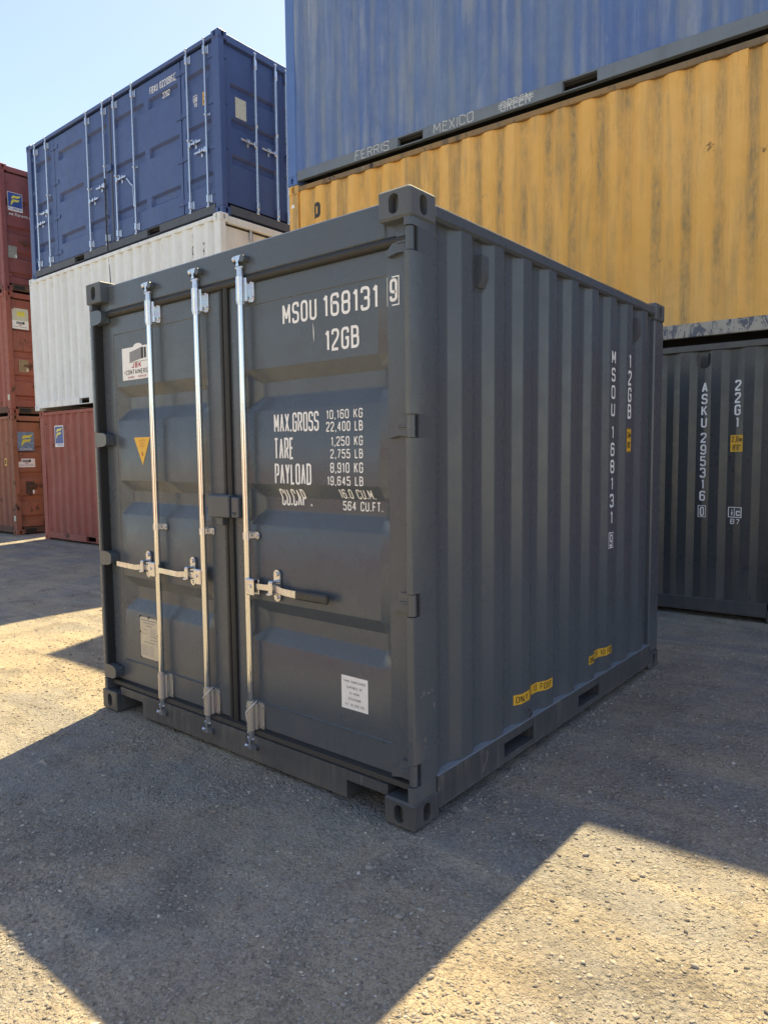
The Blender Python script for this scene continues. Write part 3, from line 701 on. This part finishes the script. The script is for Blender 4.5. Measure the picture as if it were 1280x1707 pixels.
# lock rods
def hero_rod(d, x, hdir, tie):
    y = .034
    mb = MB(); mb.cyl((x, y, .30), (x, y, 2.30), .0165, 20); mb.build('lock_rod', 'rod', d)
    for z0, z1, up in ((2.296, 2.416, 1), (.176, .318, -1)):
        mb = MB(); mb.cyl((x, y, z0), (x, y, z1), .0235, 18)
        mb.cyl((x, y, z0 - .010 if up > 0 else z1), (x, y, z0 if up > 0 else z1 + .010), .0205, 18)
        mb.box((x + .008, y + .004, z0 + .002), (x + .034, DY - .004, z1 - .002), .004)
        mb.prism([(x + .02, z0), (x + .058, z0), (x + .066, z0 + .012), (x + .066, z1 - .012), (x + .058, z1), (x + .02, z1)], 1, DY - .010, DY - .001)
        for zz in (z0 + .022, z1 - .022): bolt(mb, x + .050, DY - .010, zz, .0095, .006)
        for zz in (z0 + .02, z1 - .02): mb.cyl((x - .019, y - .012, zz), (x - .021, y - .0155, zz), .005, 8)
        mb.build('rod_bracket', 'zinc' if up > 0 else 'zinc_dull', d)
        # forged cam head
        mb = MB(); s_ = up; ze = z1 if up > 0 else z0
        mb.cyl((x, y, ze), (x, y, ze + s_ * .048), .0185, 14, 0, .016)
        mb.box((x - .030, y - .010, ze + s_ * .040), (x + .024, y + .014, ze + s_ * .052), .004)
        mb.prism([(x - .012, ze + s_ * .05), (x + .012, ze + s_ * .05), (x + .006, ze + s_ * .068), (x + .024, ze + s_ * .088), (x + .026, ze + s_ * .098), (x - .026, ze + s_ * .098), (x - .022, ze + s_ * .088), (x - .006, ze + s_ * .068)], 1, y - .018, y + .016)
        mb.box((x - .036, y - .026, ze + s_ * .074), (x - .012, y + .006, ze + s_ * .096), .007)
        mb.build('cam_head', 'zinc', d)
        mb = MB()                                             # keeper welded to header / sill
        mb.cyl((x + .036, y - .020, ze + s_ * .080), (x + .036, .055, ze + s_ * .080), .017, 12)
        mb.cyl((x - .040, y - .010, ze + s_ * .082), (x - .040, .055, ze + s_ * .082), .013, 12)
        mb.box((x - .052, y + .018, ze + s_ * .062), (x + .052, .056, ze + s_ * .100), .004); mb.build('cam_keeper', 'grey', hero)
    mb = MB(); z = 1.165                                      # middle guide
    mb.prism([(x - .022, z - .018), (x + .05, z - .018), (x + .058, z - .010), (x + .058, z + .010), (x + .05, z + .018), (x - .022, z + .018)], 1, DY - .008, DY - .002)
    mb.cyl((x, y, z - .017), (x, y, z + .017), .0205, 16); mb.box((x - .021, y, z - .017), (x + .021, DY - .006, z + .017), .003); bolt(mb, x + .044, DY - .008, z)
    mb.build('rod_guide', 'zinc', d)
    hz = .918 if hdir > 0 else .925
    mb = MB(); mb.box((x + hdir * .004, .010, hz - .046), (x + hdir * .066, .020, hz + .036), .006)   # hub: folded clevis
    mb.box((x + hdir * .004, .044, hz - .046), (x + hdir * .066, .052, hz + .036), .004)
    mb.box((x + hdir * .004, .012, hz + .028), (x + hdir * .066, .050, hz + .037), .003); bolt(mb, x + hdir * .040, .011, hz, .009, .005); mb.build('handle_hub', 'zinc', d)
    mb = MB()
    if hdir > 0:
        pr = [(.020, .014, 0), (.13, .014, .002), (.20, .016, .004), (.255, .016, -.008), (.36, .017, -.010)]
    else:
        pr = [(.020, .014, 0), (.13, .014, -.002), (.18, .015, -.006), (.235, .015, -.012), (.255, .015, -.010), (.365, .014, .004)]
    out = [0, 0, .0, 0, 0, -.035]
    V = []; F = []
    for i, (dx, hh, dz) in enumerate(pr):
        oy = .026 + (out[i] if hdir < 0 else 0) + (.006 if i in (2, 3) else 0)
        for (yy, zz) in ((oy, -hh), (oy, hh), (oy + .011, hh), (oy + .011, -hh)): V.append((x + hdir * dx, yy, hz + dz + zz))
    for i in range(len(pr) - 1):
        for k in range(4): F.append((i * 4 + k, i * 4 + (k + 1) % 4, i * 4 + 4 + (k + 1) % 4, i * 4 + 4 + k))
    F += [(0, 1, 2, 3), tuple(len(V) - 4 + k for k in range(4))]
    mb.add(V, F); mb.build('handle', 'zinc', d)
    if hdir > 0:
        mb = MB(); mb.box((x + .345, .019, hz - .031), (x + .552, .043, hz + .011), .007); mb.build('handle_grip', 'grip', d)
    cx = x + hdir * (.185 if hdir > 0 else .135)
    mb = MB(); mb.prism(stadium(cx, hz + .012, .022, .078), 1, DY - .012, DY - .002)
    bolt(mb, cx, DY - .012, hz + .068, .012, .008); bolt(mb, cx, DY - .012, hz - .046, .010, .008)
    mb.box((cx - .016, .012, hz - .030), (cx + .012, .022, hz + .034), .004); mb.box((cx - .016, .014, hz + .026), (cx + .012, DY - .008, hz + .040), .005); mb.box((cx - .024, .008, hz - .032), (cx + .004, DY - .012, hz - .020), .003)
    mb.build('handle_catch', 'zinc', d)
    if tie:
        mb = MB(); zt = .330
        mb.tube([(x + .029 * math.cos(a), y + .027 * math.sin(a), zt - .035 - .030 * math.cos(a + 2.6)) for a in np.linspace(0, 6.283, 25)], .0034, 6)
        if tie > 1: mb.tube([(x - .030 - .004 * math.sin(i * .9), y - .006 + .001 * i, zt - .06 - .016 * i) for i in range(12)], .0042, 6)
        mb.build('tie_cord', 'tie', d)
hero_rod(dl, -1.832, -1, 0); hero_rod(dl, -1.404, -1, 1); hero_rod(dr, -1.050, 1, 2)
# padlock box over the centre seam
mb = MB(); mb.box((-1.330, .012, 1.248), (-1.160, .066, 1.358), .005); mb.box((-1.345, .030, 1.352), (-1.165, .069, 1.362), .003); mb.box((-1.345, .050, 1.25), (-1.328, .069, 1.362), .002)
mb.build('padlock_box', 'grey', dl)
mb = MB(); mb.box((-1.150, .020, 1.250), (-1.095, .068, 1.352), .004)
mb.tube([(-1.128 + .010 * math.cos(a), .016, 1.278 + .012 * math.sin(a)) for a in np.linspace(math.pi, 2 * math.pi, 8)], .0028, 6); mb.build('padlock_staple', 'grey', dr)
box1('seal_lug', (-1.285, .030, 1.205), (-1.235, .066, 1.247), 'grey', dl)

# ---- lettering on the right door
def line(s, x0, z0, x1, z1, st=1.5, name='lettering', fn=fR, par=dr):
    mb = MB(); text(mb, s, x0, z0, z1 - z0, fn, x1 - x0, st, seg=.012); return mb.build(name, 'white_print', par)
line('MSOU', -.800, 2.162, -.578, 2.258); line('168131', -.538, 2.162, -.222, 2.262)
mb = MB(); text(mb, '9', -.158, 2.176, .092, fR, .040, 1.6); mb.build('lettering', 'white_print', dr); mb = MB()
for q in ((-.173, 2.160, -.108, 2.165), (-.173, 2.272, -.108, 2.277), (-.173, 2.165, -.168, 2.272), (-.113, 2.165, -.108, 2.272)): rect(mb, *q, fR)
mb.build('lettering_frame', 'white_print', dr)
line('12GB', -.529, 2.014, -.329, 2.109)
for s, x0, x1, z0, z1, st in (('MAX.GROSS', -.875, -.577, 1.667, 1.757, 1.2), ('TARE', -.878, -.744, 1.540, 1.642, 1.15), ('PAYLOAD', -.877, -.630, 1.421, 1.520, 1.2), ('CU.CAP .', -.868, -.662, 1.318, 1.400, 1.25),
                              ('10,160 KG', -.529, -.315, 1.716, 1.757, 1.5), ('22,400 LB', -.531, -.315, 1.661, 1.705, 1.5), ('1,250 KG', -.503, -.316, 1.597, 1.639, 1.5), ('2,755 LB', -.508, -.316, 1.542, 1.583, 1.5),
                              ('8,910 KG', -.510, -.316, 1.478, 1.524, 1.5), ('19,645 LB', -.530, -.316, 1.422, 1.463, 1.5), ('16.0 CU.M.', -.475, -.268, 1.362, 1.406, 1.5), ('564 CU.FT.', -.468, -.236, 1.309, 1.351, 1.5)):
    line(s, x0, z0, x1, z1, st)
mb = MB(); mb.add([fR(*p) for p in ((-.605, 2.152), (-.599, 2.13), (-.597, 2.10), (-.598, 2.06), (-.602, 2.10), (-.6025, 2.13))], [(0, 1, 5), (1, 2, 4, 5), (2, 3, 4)]); mb.build('paint_scratch', 'white_print', dr)
# stacking sticker
mb = MB(); rect(mb, -.462, .414, -.304, .566, fR, 0)
f2 = lambda u, v: (u, DY + .0035 - .0026, v)
for i, s in enumerate(('THIS CONTAINER', 'CAPABLE OF', '6-HIGH', 'STACKING', 'AT 10,160 KG')):
    wd = .0092 * len(s); text(mb, s, -.383 - wd / 2, .536 - i * .0265, .0115, f2, wd, 1.3, 3.2, mi=1)
mb.build('sticker', ['white_vinyl', 'black_print'], dr)['label'] = 'white stacking notice sticker'
# supplier sticker
f3 = lambda u, v: (u, DY + .0035 - .0026, v); f4 = lambda u, v: (u, DY + .0035 - .0033, v)
mb = MB(); a, b, c_, d = -2.186, 2.010, -1.872, 2.196
rect(mb, a, b, c_, d, fL, 0)
mb.add([fL(-2.02 + .045 * math.cos(t), d + .018 * math.sin(t)) for t in np.linspace(0, math.pi, 12)], [tuple(range(12))], 0)
poly(mb, ((-2.105, 2.110), (-2.105, 2.168), (-1.985, 2.187), (-1.985, 2.123)), f3, 2)
poly(mb, ((-1.985, 2.123), (-1.985, 2.187), (-1.962, 2.186), (-1.962, 2.124)), f3, 1); poly(mb, ((-1.955, 2.124), (-1.955, 2.186), (-1.935, 2.183), (-1.935, 2.127)), f3, 1)
rect(mb, -2.115, 2.108, -1.915, 2.1105, f4, 2)
text(mb, 'JBK', -2.085, 2.076, .030, f3, .098, 2.6, 3.6, mi=3); text(mb, '=CONTAINERS-', -2.168, 2.040, .027, f3, .262, 1.7, 3.2, mi=1); text(mb, 'HANDEL - VERHUUR', -2.128, 2.018, .013, f3, .190, 1.6, 3.2, mi=3)
mb.build('sticker', ['white_vinyl', 'black_print', 'grey_print', 'red_print'], dl)['label'] = 'white supplier sticker with a small container picture'
# yellow triangle
mb = MB(); poly(mb, ((-2.092, 1.674), (-1.926, 1.674), (-2.009, 1.512)), fL, 0)
for i, (s, wd) in enumerate((('CAUTION', .070), ('LOCK', .036), ('DOORS', .046), ('I', .006))): text(mb, s, -2.009 - wd / 2, 1.652 - i * .017, .009, f3, wd, 1.2, 3, mi=1)
mb.prism(stadium(-2.009, 1.578, .004, .012), 1, DY + .0004, DY + .0008, 1)
mb.build('sticker', ['yellow_vinyl', 'red_print'], dl)['label'] = 'yellow triangular warning sticker'
# data plate
mb = MB(); a, b, c_, d = -2.098, .362, -1.915, .610
mb.prism([(a + .008, b), (c_ - .008, b), (c_, b + .008), (c_, d - .008), (c_ - .008, d), (a + .008, d), (a, d - .008), (a, b + .008)], 1, DY + .0005, DY + .003, 0)
fp = lambda u, v: (u, DY - .0002, v)
rows = [(a + .012, c_ - .012, d - .018, .006), (a + .03, c_ - .03, d - .034, .005), (a + .06, c_ - .06, d - .052, .006)]
for i in range(5): rows.append((c_ - .08, c_ - .02 - .01 * (i % 2), d - .066 - i * .009, .0025))
rows += [(a + .03, a + .075, d - .074, .004), (a + .02, a + .08, d - .098, .0025), (c_ - .08, c_ - .01, d - .112, .004), (c_ - .08, c_ - .01, d - .130, .004), (a + .03, c_ - .03, d - .150, .004)]
for i in range(6): rows.append((a + .012, a + .078, d - .172 - i * .011, .003)); rows.append((a + .088, a + .13 + .006 * (i % 3), d - .172 - i * .011, .0028))
bars(mb, rows, fp, 1)
for (px, pz) in ((a, b), (c_, b), (a, d), (c_, d), ((a + c_) / 2, d), (a, (b + d) / 2 + .03), (c_, (b + d) / 2 + .03)): mb.cyl((px, DY + .003, pz), (px, DY - .003, pz), .006, 8, 2)
mb.build('data_plate', ['plate', 'grey_print', 'black_print'], dl)['label'] = 'riveted metal data plate'

# ---- side lettering, vents, stickers
MS = Matrix(((0, -1, 0, 0), (1, 0, 0, 0), (0, 0, 1, 0), (0, 0, 0, 1)))       # x right -> +y, inwards -> -x
def column(parent, s, xc, ztop, pitch, h, wd, fn, boxed=None):
    z = ztop
    for ch_ in s:
        if ch_ == ' ': z -= pitch * .32; continue
        mb = MB(); gw = wd * (.5 if ch_ == '1' else 1.)
        text(mb, ch_, xc - gw / 2, z - h, h, fn, gw, 1.9, seg=.03)
        mb.build('lettering', 'white_print', parent); z -= pitch
    if boxed:
        mb = MB(); text(mb, boxed, xc - wd * .36, z - h, h * .92, fn, wd * .72, 1.6); mb.build('lettering', 'white_print', parent); mb = MB()
        a, b, c_, d = xc - wd * .68, z - h - .010, xc + wd * .68, z + .006; t = .006
        for q in ((a, b, c_, b + t), (a, d - t, c_, d), (a, b + t, a + t, d - t), (c_ - t, b + t, c_, d - t)): rect(mb, *q, fn)
        mb.build('lettering_frame', 'white_print', parent)
fs = lambda u, v: (sx(u) + .0016, u, v)
column(hero, 'MSOU 168131 ', 2.086, 2.186, .1065, .084, .060, fs, '9')
column(hero, '12GB', 2.362, 2.193, .107, .096, .060, fs)
f5 = lambda u, v: (sx(u) + .0032, u, v)
mb = MB(); rect(mb, 2.324, 1.560, 2.398, 1.714, fs, 0, 1); text(mb, '2,6m', 2.332, 1.655, .038, f5, .056, 1.3, mi=1); text(mb, "8'6\"", 2.338, 1.585, .042, f5, .046, 1.3, mi=1)
for q in ((2.326, 1.562, 2.396, 1.565), (2.326, 1.709, 2.396, 1.712)): rect(mb, *q, f5, 1, 1)
mb.build('height_sticker', ['yellow_vinyl', 'black_print'], hero)
for y0 in (.882, 1.765):
    mb = MB(); ysn = corr_breaks(y0, y0 + .395, T0); zz = [.281, .333]
    mb.grid(ysn, zz, fs, 0); text(mb, 'ONLY FOR 10 FOOT', y0 + .015, .291, .033, f5, .365, 1.25, 2.6, .008, 1)
    mb.build('sticker', ['yellow_vinyl', 'black_print'], hero)
for y0 in (.560, 2.498): vent(hero, MS, y0, XS + .029, 2.285, 'grey')
mb = MB(); mb.tube([(.004, .985, .20), (.012, .99, .215), (.016, .985, .232), (.010, .975, .242)], .006, 6); mb.build('lashing_hook', 'grey_low', hero)

# ================================================================== stack behind: charcoal, yellow, blue
AY = math.radians(2.43); AO = Vector((-5.52, 4.60, 0))
# charcoal 20 ft
c0 = container('shipping_container', 'charcoal grey container on the ground behind, under the yellow one', AO, AY, 2.591, ('asku', 'asku', 'asku', 'asku'), t0=.177 + .01)
tA = .187
sA = lambda t0_: (lambda u, v: (u, .014 + .036 * trap(u - t0_) - .002, v))
fA = sA(tA); fA2 = lambda u, v: (u, .014 + .036 * trap(u - tA) - .0036, v)
column(c0, 'ASKU 295316 ', 5.305, 2.214, .1095, .096, .056, fA, '0')
column(c0, '22G1', 5.590, 2.214, .112, .098, .056, fA)
mb = MB(); rect(mb, 5.536, 1.558, 5.645, 1.713, fA, 0, 12); text(mb, '2,6m', 5.546, 1.650, .050, fA2, .090, 1.3, seg=.01, mi=1); text(mb, "8'6\"", 5.556, 1.572, .052, fA2, .070, 1.3, seg=.01, mi=1); mb.build('height_sticker', ['yellow_vinyl', 'black_print'], c0)
mb = MB(); a, b, c_, d = 5.532, .950, 5.652, 1.048; t = .007
for q in ((a, b, c_, b + t), (a, d - t, c_, d), (a, b, a + t, d), (c_ - t, b, c_, d), (a + .05, b, a + .05 + t, d)): rect(mb, *q, fA2, 0, 8)
text(mb, 'i', 5.558, .966, .066, fA2, .012, 2, seg=.01); text(mb, 'c', 5.600, .966, .075, fA2, .040, 2, seg=.01); text(mb, '87', 5.552, .888, .050, fA, .086, 1.8, seg=.01)
mb.build('lettering', 'white_print', c0)
vent(c0, None, 5.300, .05, 2.335, 'asku', .07, .16)
# yellow 20 ft
c1 = container('shipping_container', 'weathered yellow container with dark grime streaks, between the charcoal and blue ones', AO + Vector((0, 0, 2.593)), AY, 2.591, ('yellow', 'yellow', 'yellow_rail', 'rail_patch'), t0=.30, warp=.012)
fY = sA(.30)
mb = MB(); text(mb, 'D', .427, 4.690 - 2.593, .197, fY, .133, 3.4, seg=.01); mb.build('lettering', 'black_print', c1)
box1('small_label', (.055, .001, 2.30), (.105, .006, 2.345), 'white_vinyl', c1, None, .001)
vent(c1, None, 5.562, .045, 2.330, 'yellow', .075, .21)
# blue high cube
c2 = container('shipping_container', 'faded blue container with chalk names on its bottom rail, on top of the yellow one', AO + Vector((-.015, 0, 5.186)), AY, 2.896, ('blue', 'blue_post', 'blue', 'blue_rail'), t0=.24, warp=.012, pockets=((1.83, 2.19), (3.90, 4.26)))
fC = lambda u, v: (u, .0012, v)
def chalk(s, x0, x1, z0, h, strike=False, slope=0.):
    mb = MB(); text(mb, s, x0, z0, h, lambda u, v: (u, .0012, v + slope * (u - x0)), x1 - x0, .85, 2.0, .05, jit=.007)
    if strike:
        for q in (.35, .55, .7): ribbon(mb, [Vector((x0 - .03, z0 + h * q)), Vector((x1 + .03, z0 + h * (q + .12)))], False, .0035, fC, .2)
    mb.build('chalk_writing', 'chalk', c2)
chalk('FERRIS', 1.18, 1.70, .058, .108); chalk('MEXICO', 2.345, 2.86, .060, .106); chalk('GREEN', 3.20, 3.55, .056, .108, True)

# ================================================================== stack at left: red, white, navy side-door container
r0 = container('shipping_container', 'worn red container with a blue and yellow emblem sticker, below the white one', (-12.80, 4.50, -.066), 0, 2.591, ('red', 'red', 'red', 'red'), t0=.20, warp=.02, pockets=((1.66, 2.02), (4.04, 4.40)))
fr_ = lambda u, v: (u, .012 - .004, v)
mb = MB(); mb.box((.60, .008, 1.868), (.95, .011, 2.284), .001, 0); q1 = lambda u, v: (u, .0065, v); q2 = lambda u, v: (u, .005, v)
rect(mb, .618, 1.935, .932, 2.266, q1, 1); emblem(mb, .63, 2.03, .925, 2.25, q2, 2); text(mb, 'FLORENS', .625, 1.882, .045, q1, .30, 1.8, mi=1); mb.build('emblem_sticker', ['white_vinyl', 'logo_blue', 'logo_yellow'], r0)
w0 = container('shipping_container', 'white container in the middle of the left stack, under the navy one', (-12.84, 4.44, 2.530), 0, 2.591, ('cream', 'cream', 'cream', 'cream'), t0=.21, pockets=((1.78, 2.14), (4.0, 4.36)), end_right='door')
fw = sA(.21)
for s, x in (('C', 5.30), ('2', 5.575)):
    mb = MB(); text(mb, s, x, 2.10, .14, fw, .07, 1.3, seg=.02); rect(mb, x, 2.07, x + .07, 2.078, fw, 0, 4); mb.build('lettering', 'black_print', w0)
for x in (.9, 2.3, 3.5, 4.25, 5.33): vent(w0, None, x, .045, 2.30, 'cream', .05, .13)
ME = EE(6.058)
ch_e = [(1.94, 1.78), (1.45, 1.29), (.90, .74)]
bg_door(w0, ME, .06, 1.215, .17, 2.44, .075, 'cream', ch_e, [(.2, 1.1)], [(.60, -1, 1.15), (1.05, -1, 1.1)], [(.045, 1)])
bg_door(w0, ME, 1.225, W - .06, .17, 2.44, .075, 'cream', ch_e, [(1.34, 2.24)], [(1.40, 1, 1.15), (1.85, 1, 1.1)], [(W - .045, -1)])
box1('door_gasket', (.06, .068, 2.432), (W - .06, .10, 2.462), 'rubber', w0, ME)
# navy side-door container
n0 = container('shipping_container', 'navy blue side-door container with many upright rods, top of the left stack', (-12.89, 4.53, 5.124), 0, 2.591, ('navy', 'navy', 'navy', 'navy_rail'), pockets=((1.72, 2.06), (4.10, 4.45)), side_front=False, end_right='door')
CS = [(2.19, 2.02), (1.43, 1.26), (.67, .50)]
def sd(x0, x1, secs, rods, hinge): return bg_door(n0, None, x0, x1, .20, 2.47, .045, 'navy', CS, secs, rods, hinge, 'zinc')
sd(.17, 1.045, [(.32, .92)], [(.345, 1, 1.02), (.79, -1, 1.19)], [(.175, 1), (1.05, -1)])
sd(1.06, 3.020, [(1.20, 2.08), (2.22, 2.92)], [(2.31, 1, 1.01), (2.865, -1, 1.17)], [(1.055, 1)])
d3 = sd(3.050, 5.060, [(3.15, 4.06), (4.19, 5.0)], [(3.215, 1, 1.16), (3.775, 0, 1.0)], [(5.065, -1)])
sd(5.085, 5.890, [(5.17, 5.80)], [(5.275, 1, 1.16), (5.715, -1, 1.0)], [(5.08, 1), (5.885, -1)])
box1('centre_strip', (3.018, .035, .20), (3.052, .08, 2.47), 'navy_rail', n0)
box1('padlock_box', (2.925, .002, 1.37), (3.075, .045, 1.47), 'navy', n0)
mb = MB(); mb.tube([(3.52 + .02 * i, .02, 1.12 - .02 * i + .012 * (i % 2)) for i in range(9)], .011, 6); mb.tube([(3.70, .02, .98), (3.72, .015, .80), (3.715, .02, .62)], .010, 6); mb.build('lock_chain', 'zinc', n0)
fn_ = lambda u, v: (u, .045 - .0018, v)
mb = MB(); text(mb, 'FBXU 022096', 4.25, 2.245, .105, fn_, .62, 1.3); text(mb, '2', 4.905, 2.250, .09, fn_, .04, 1.4); mb.build('lettering', 'white_print', d3); mb = MB()
for q in ((4.890, 2.24, 4.896, 2.35), (4.955, 2.24, 4.961, 2.35), (4.890, 2.24, 4.961, 2.246), (4.890, 2.344, 4.961, 2.35)): rect(mb, *q, fn_)
mb.build('lettering_frame', 'white_print', d3)
mb = MB(); text(mb, '22G2', 4.60, 2.075, .085, lambda u, v: (u, .0415 if v > 2.19 or v < 2.02 else .0415, v), .19, 1.3)
mb.build('lettering', 'white_print', d3)
mb = MB(); a, b, c_, d = 5.375, 1.76, 5.475, 1.86; t = .008
for q in ((a, b, c_, b + t), (a, d - t, c_, d), (a, b, a + t, d), (c_ - t, b, c_, d), (a + .042, b, a + .05, d)): rect(mb, *q, fn_)
text(mb, 'i', 5.397, 1.775, .065, fn_, .012, 2); text(mb, 'c', 5.433, 1.775, .075, fn_, .03, 2); text(mb, '70', 5.39, 1.69, .055, fn_, .075, 1.8); mb.build('lettering', 'white_print', n0)
mb = MB(); rect(mb, 5.605, 1.66, 5.70, 1.845, fn_, 0); text(mb, '2,6m', 5.615, 1.765, .055, lambda u, v: (u, .0415, v), .075, 1.3, mi=1); text(mb, "8'6\"", 5.62, 1.68, .055, lambda u, v: (u, .0415, v), .065, 1.3, mi=1); mb.build('height_sticker', ['yellow_vinyl', 'black_print'], n0)
de = bg_door(n0, ME, .10, 1.215, .20, 2.44, .06, 'navy', [(1.94, 1.80), (1.45, 1.31), (.92, .78)], [(.245, 1.13)], [(.695, -1, 1.175), (1.108, -1, 1.17)], [(.055, 1)], 'zinc')
bg_door(n0, ME, 1.225, W - .10, .20, 2.44, .06, 'navy', [(1.94, 1.80), (1.45, 1.31), (.92, .78)], [(1.31, 2.19)], [(1.33, 1, 1.175), (1.74, 1, 1.17)], [(W - .055, -1)], 'zinc')
box1('notice_plate', (.327, .052, 1.475), (.532, .058, 1.765), 'paper', de, ME, .001)
# strap hanging from the navy doors
mb = MB(); P0 = Vector((-12.89 + 3.00, 4.50, 5.124 + 1.22))
pts = [P0 + Vector((.03 * i / 10 + .012 * math.sin(i * .8), -.045 - .012 * math.sin(i * .5), -.175 * i)) for i in range(11)]
mb.tube(pts, .012, 6); st_ = mb.build('hanging_strap', 'rubber', None); st_['label'] = 'thin dark strap hanging down from the navy side doors over the white container'; st_['category'] = 'strap'

# ================================================================== far left: three red-brown containers, door ends towards the stack
CX = -14.0 - 6.058; CY = 4.47
ch_c = [(1.93, 1.77), (1.37, 1.20), (.86, .70), (.42, .30)]
def cstack(label, z, body, mats):
    c_ = container('shipping_container', label, (CX, CY, z), 0, 2.591, mats, end_right='door', t0=.23)
    d1 = bg_door(c_, ME, .075, 1.215, .17, 2.43, .05, body, ch_c, [(.13, 1.12)], [(.62, -1, 1.05), (1.05, -1, 1.05)], [(.05, 1)], 'rust')
    bg_door(c_, ME, 1.225, W - .075, .17, 2.43, .05, body, ch_c, [(1.32, 2.3)], [(1.40, 1, 1.05), (1.83, 1, 1.05)], [(W - .05, -1)], 'rust')
    box1('door_gasket', (.06, .06, 2.425), (W - .06, .10, 2.45), 'dark', c_, ME)
    for x in (.20, W - .42): box1('sill_pocket', (x, .006, .05), (x + .22, .02, .13), 'dark', c_, ME, .002)
    return c_, d1
fy = lambda k: (lambda u, v: (u, .05 - .006 - k, v))
def sticker(par, x0, z0, x1, z1, mats, fn=None, name='sticker', y=.044):
    mb = MB(); mb.box((x0, y, z0), (x1, y + .006, z1), .001, 0)
    if fn: fn(mb, lambda u, v: (u, y - .0018, v), lambda u, v: (u, y - .0036, v))
    return mb.build(name, mats, par, ME)
def jbk(x0, z0, x1, z1):
    def f(mb, a, b):
        w_ = x1 - x0; h_ = z1 - z0
        rect(mb, x0 + .25 * w_, z0 + .58 * h_, x0 + .62 * w_, z0 + .86 * h_, a, 2); rect(mb, x0 + .63 * w_, z0 + .58 * h_, x0 + .75 * w_, z0 + .88 * h_, a, 1)
        text(mb, 'JBK', x0 + .38 * w_, z0 + .38 * h_, h_ * .16, a, w_ * .24, 2.2, 3.4, mi=3); text(mb, 'CONTAINERS', x0 + .12 * w_, z0 + .18 * h_, h_ * .13, a, w_ * .76, 1.8, 3.2, mi=1)
    return f
k0, d0 = cstack('orange brown rusty container at the foot of the far left stack', -.066, 'orange', ('orange', 'orange', 'orange', 'rust'))
def lg(x0, z0, x1, z1):
    def f(mb, a, b): emblem(mb, x0 + .05, z0 + .10, x1 - .01, z1 - .04, a, 1); text(mb, 'FLORENS', x0 + .05, z0 + .02, .035, a, x1 - x0 - .1, 1.6, mi=2)
    return f
sticker(d0, .116, 1.816, .47, 2.226, ['logo_faded', 'logo_yellow', 'white_print'], lg(.116, 1.816, .47, 2.226))
sticker(d0, .112, 1.463, .47, 1.649, ['white_vinyl', 'black_print', 'grey_print', 'red_print'], jbk(.112, 1.463, .47, 1.649))
sticker(d0, .252, .872, .435, 1.154, ['dark_card', 'white_vinyl'], lambda mb, a, b: rect(mb, .39, .885, .43, .965, a, 1), 'placard', .042)
fS = lambda u, v: (u, .010, v)
mb = MB(); mb.box((5.60, .008, 1.50), (5.70, .012, 1.66), .001, 0); rect(mb, 5.62, 1.53, 5.68, 1.63, lambda u, v: (u, .0068, v), 1); mb.build('height_sticker', ['yellow_vinyl', 'black_print'], k0)
k1, d1 = cstack('brick red container in the middle of the far left stack', 2.527, 'brick', ('brick', 'brick', 'brick', 'rust'))
sticker(d1, .134, 4.59 - 2.587, .475, 4.841 - 2.587, ['paper', 'logo_yellow', 'grey_print'], lambda mb, a, b: (rect(mb, .24, 2.09, .40, 2.19, a, 1), rect(mb, .14, 2.20, .16, 2.21, a, 2)))
sticker(d1, .134, 4.409 - 2.587, .475, 4.588 - 2.587, ['white_vinyl', 'black_print', 'grey_print', 'red_print'], jbk(.134, 1.822, .475, 2.0))
sticker(d1, .229, .91, .43, 1.172, ['card', 'paper'], lambda mb, a, b: rect(mb, .385, .93, .425, 1.0, a, 1), 'placard', .042)
k2, d2 = cstack('dark maroon container with blue emblem, top of the far left stack', 5.120, 'maroon', ('maroon', 'maroon', 'maroon', 'rust'))
def lg2(mb, a, b):
    rect(mb, .175, 1.76, .46, 2.05, a, 1); emblem(mb, .20, 1.79, .455, 2.03, b, 2); text(mb, 'FLORENS', .18, 1.697, .05, a, .27, 1.8, mi=1)
sticker(d2, .167, 1.68, .468, 2.06, ['white_vinyl', 'logo_blue', 'logo_yellow'], lg2)
mb = MB(); text(mb, 'www.florens.com', .12, 1.585, .07, lambda u, v: (u, .048, v), .62, 1.3, 2.4); mb.build('lettering', 'white_print', d2, ME)
sticker(d2, .122, .70, .305, .945, ['grey_placard', 'white_vinyl'], lambda mb, a, b: rect(mb, .27, .715, .30, .77, a, 1), 'placard', .042)
for c_ in (k0, k1):
    mb = MB(); mb.box((5.94, -.003, .30), (6.03, .003, .42), .002); mb.build('torn_label', 'paper', c_)
# ================================================================== row across the yard, behind the camera (seen in the polished rods)
for i, (m, m2, m3) in enumerate((('maroon', 'navy', 'red'),)):
    for k, mm in enumerate((m, m2, m3)):
        v_ = AO + Vector((math.cos(AY), math.sin(AY), 0)) * (6.14 + 6.16 * i)
        container('shipping_container', ('ground level', 'second level', 'third level')[k] + (' container right beside the yellow and blue stack' if i == 0 else ' container at the end of the row, beyond the yellow and blue stack'), v_ + Vector((0, 0, 2.593 * k)), AY, 2.591, (mm, mm, mm, mm), group='containers continuing the row to the right')
for lab, x, y, z, m in (('sunlit red container across the yard, nearest the gate', 9.4, -9.2, 0, 'brick'), ('sunlit white container across the yard, ground level', -.2, -9.6, 0, 'cream'),
                        ('sunlit white container across the yard, upper level', -.2, -9.6, 2.593, 'cream'), ('sunlit red container across the yard at the far end', -6.6, -9.4, 0, 'red')):
    container('shipping_container', lab, (x, y, z), math.pi, 2.591, (m, m, m, m), group='containers across the yard')
bpy.context.view_layer.update()
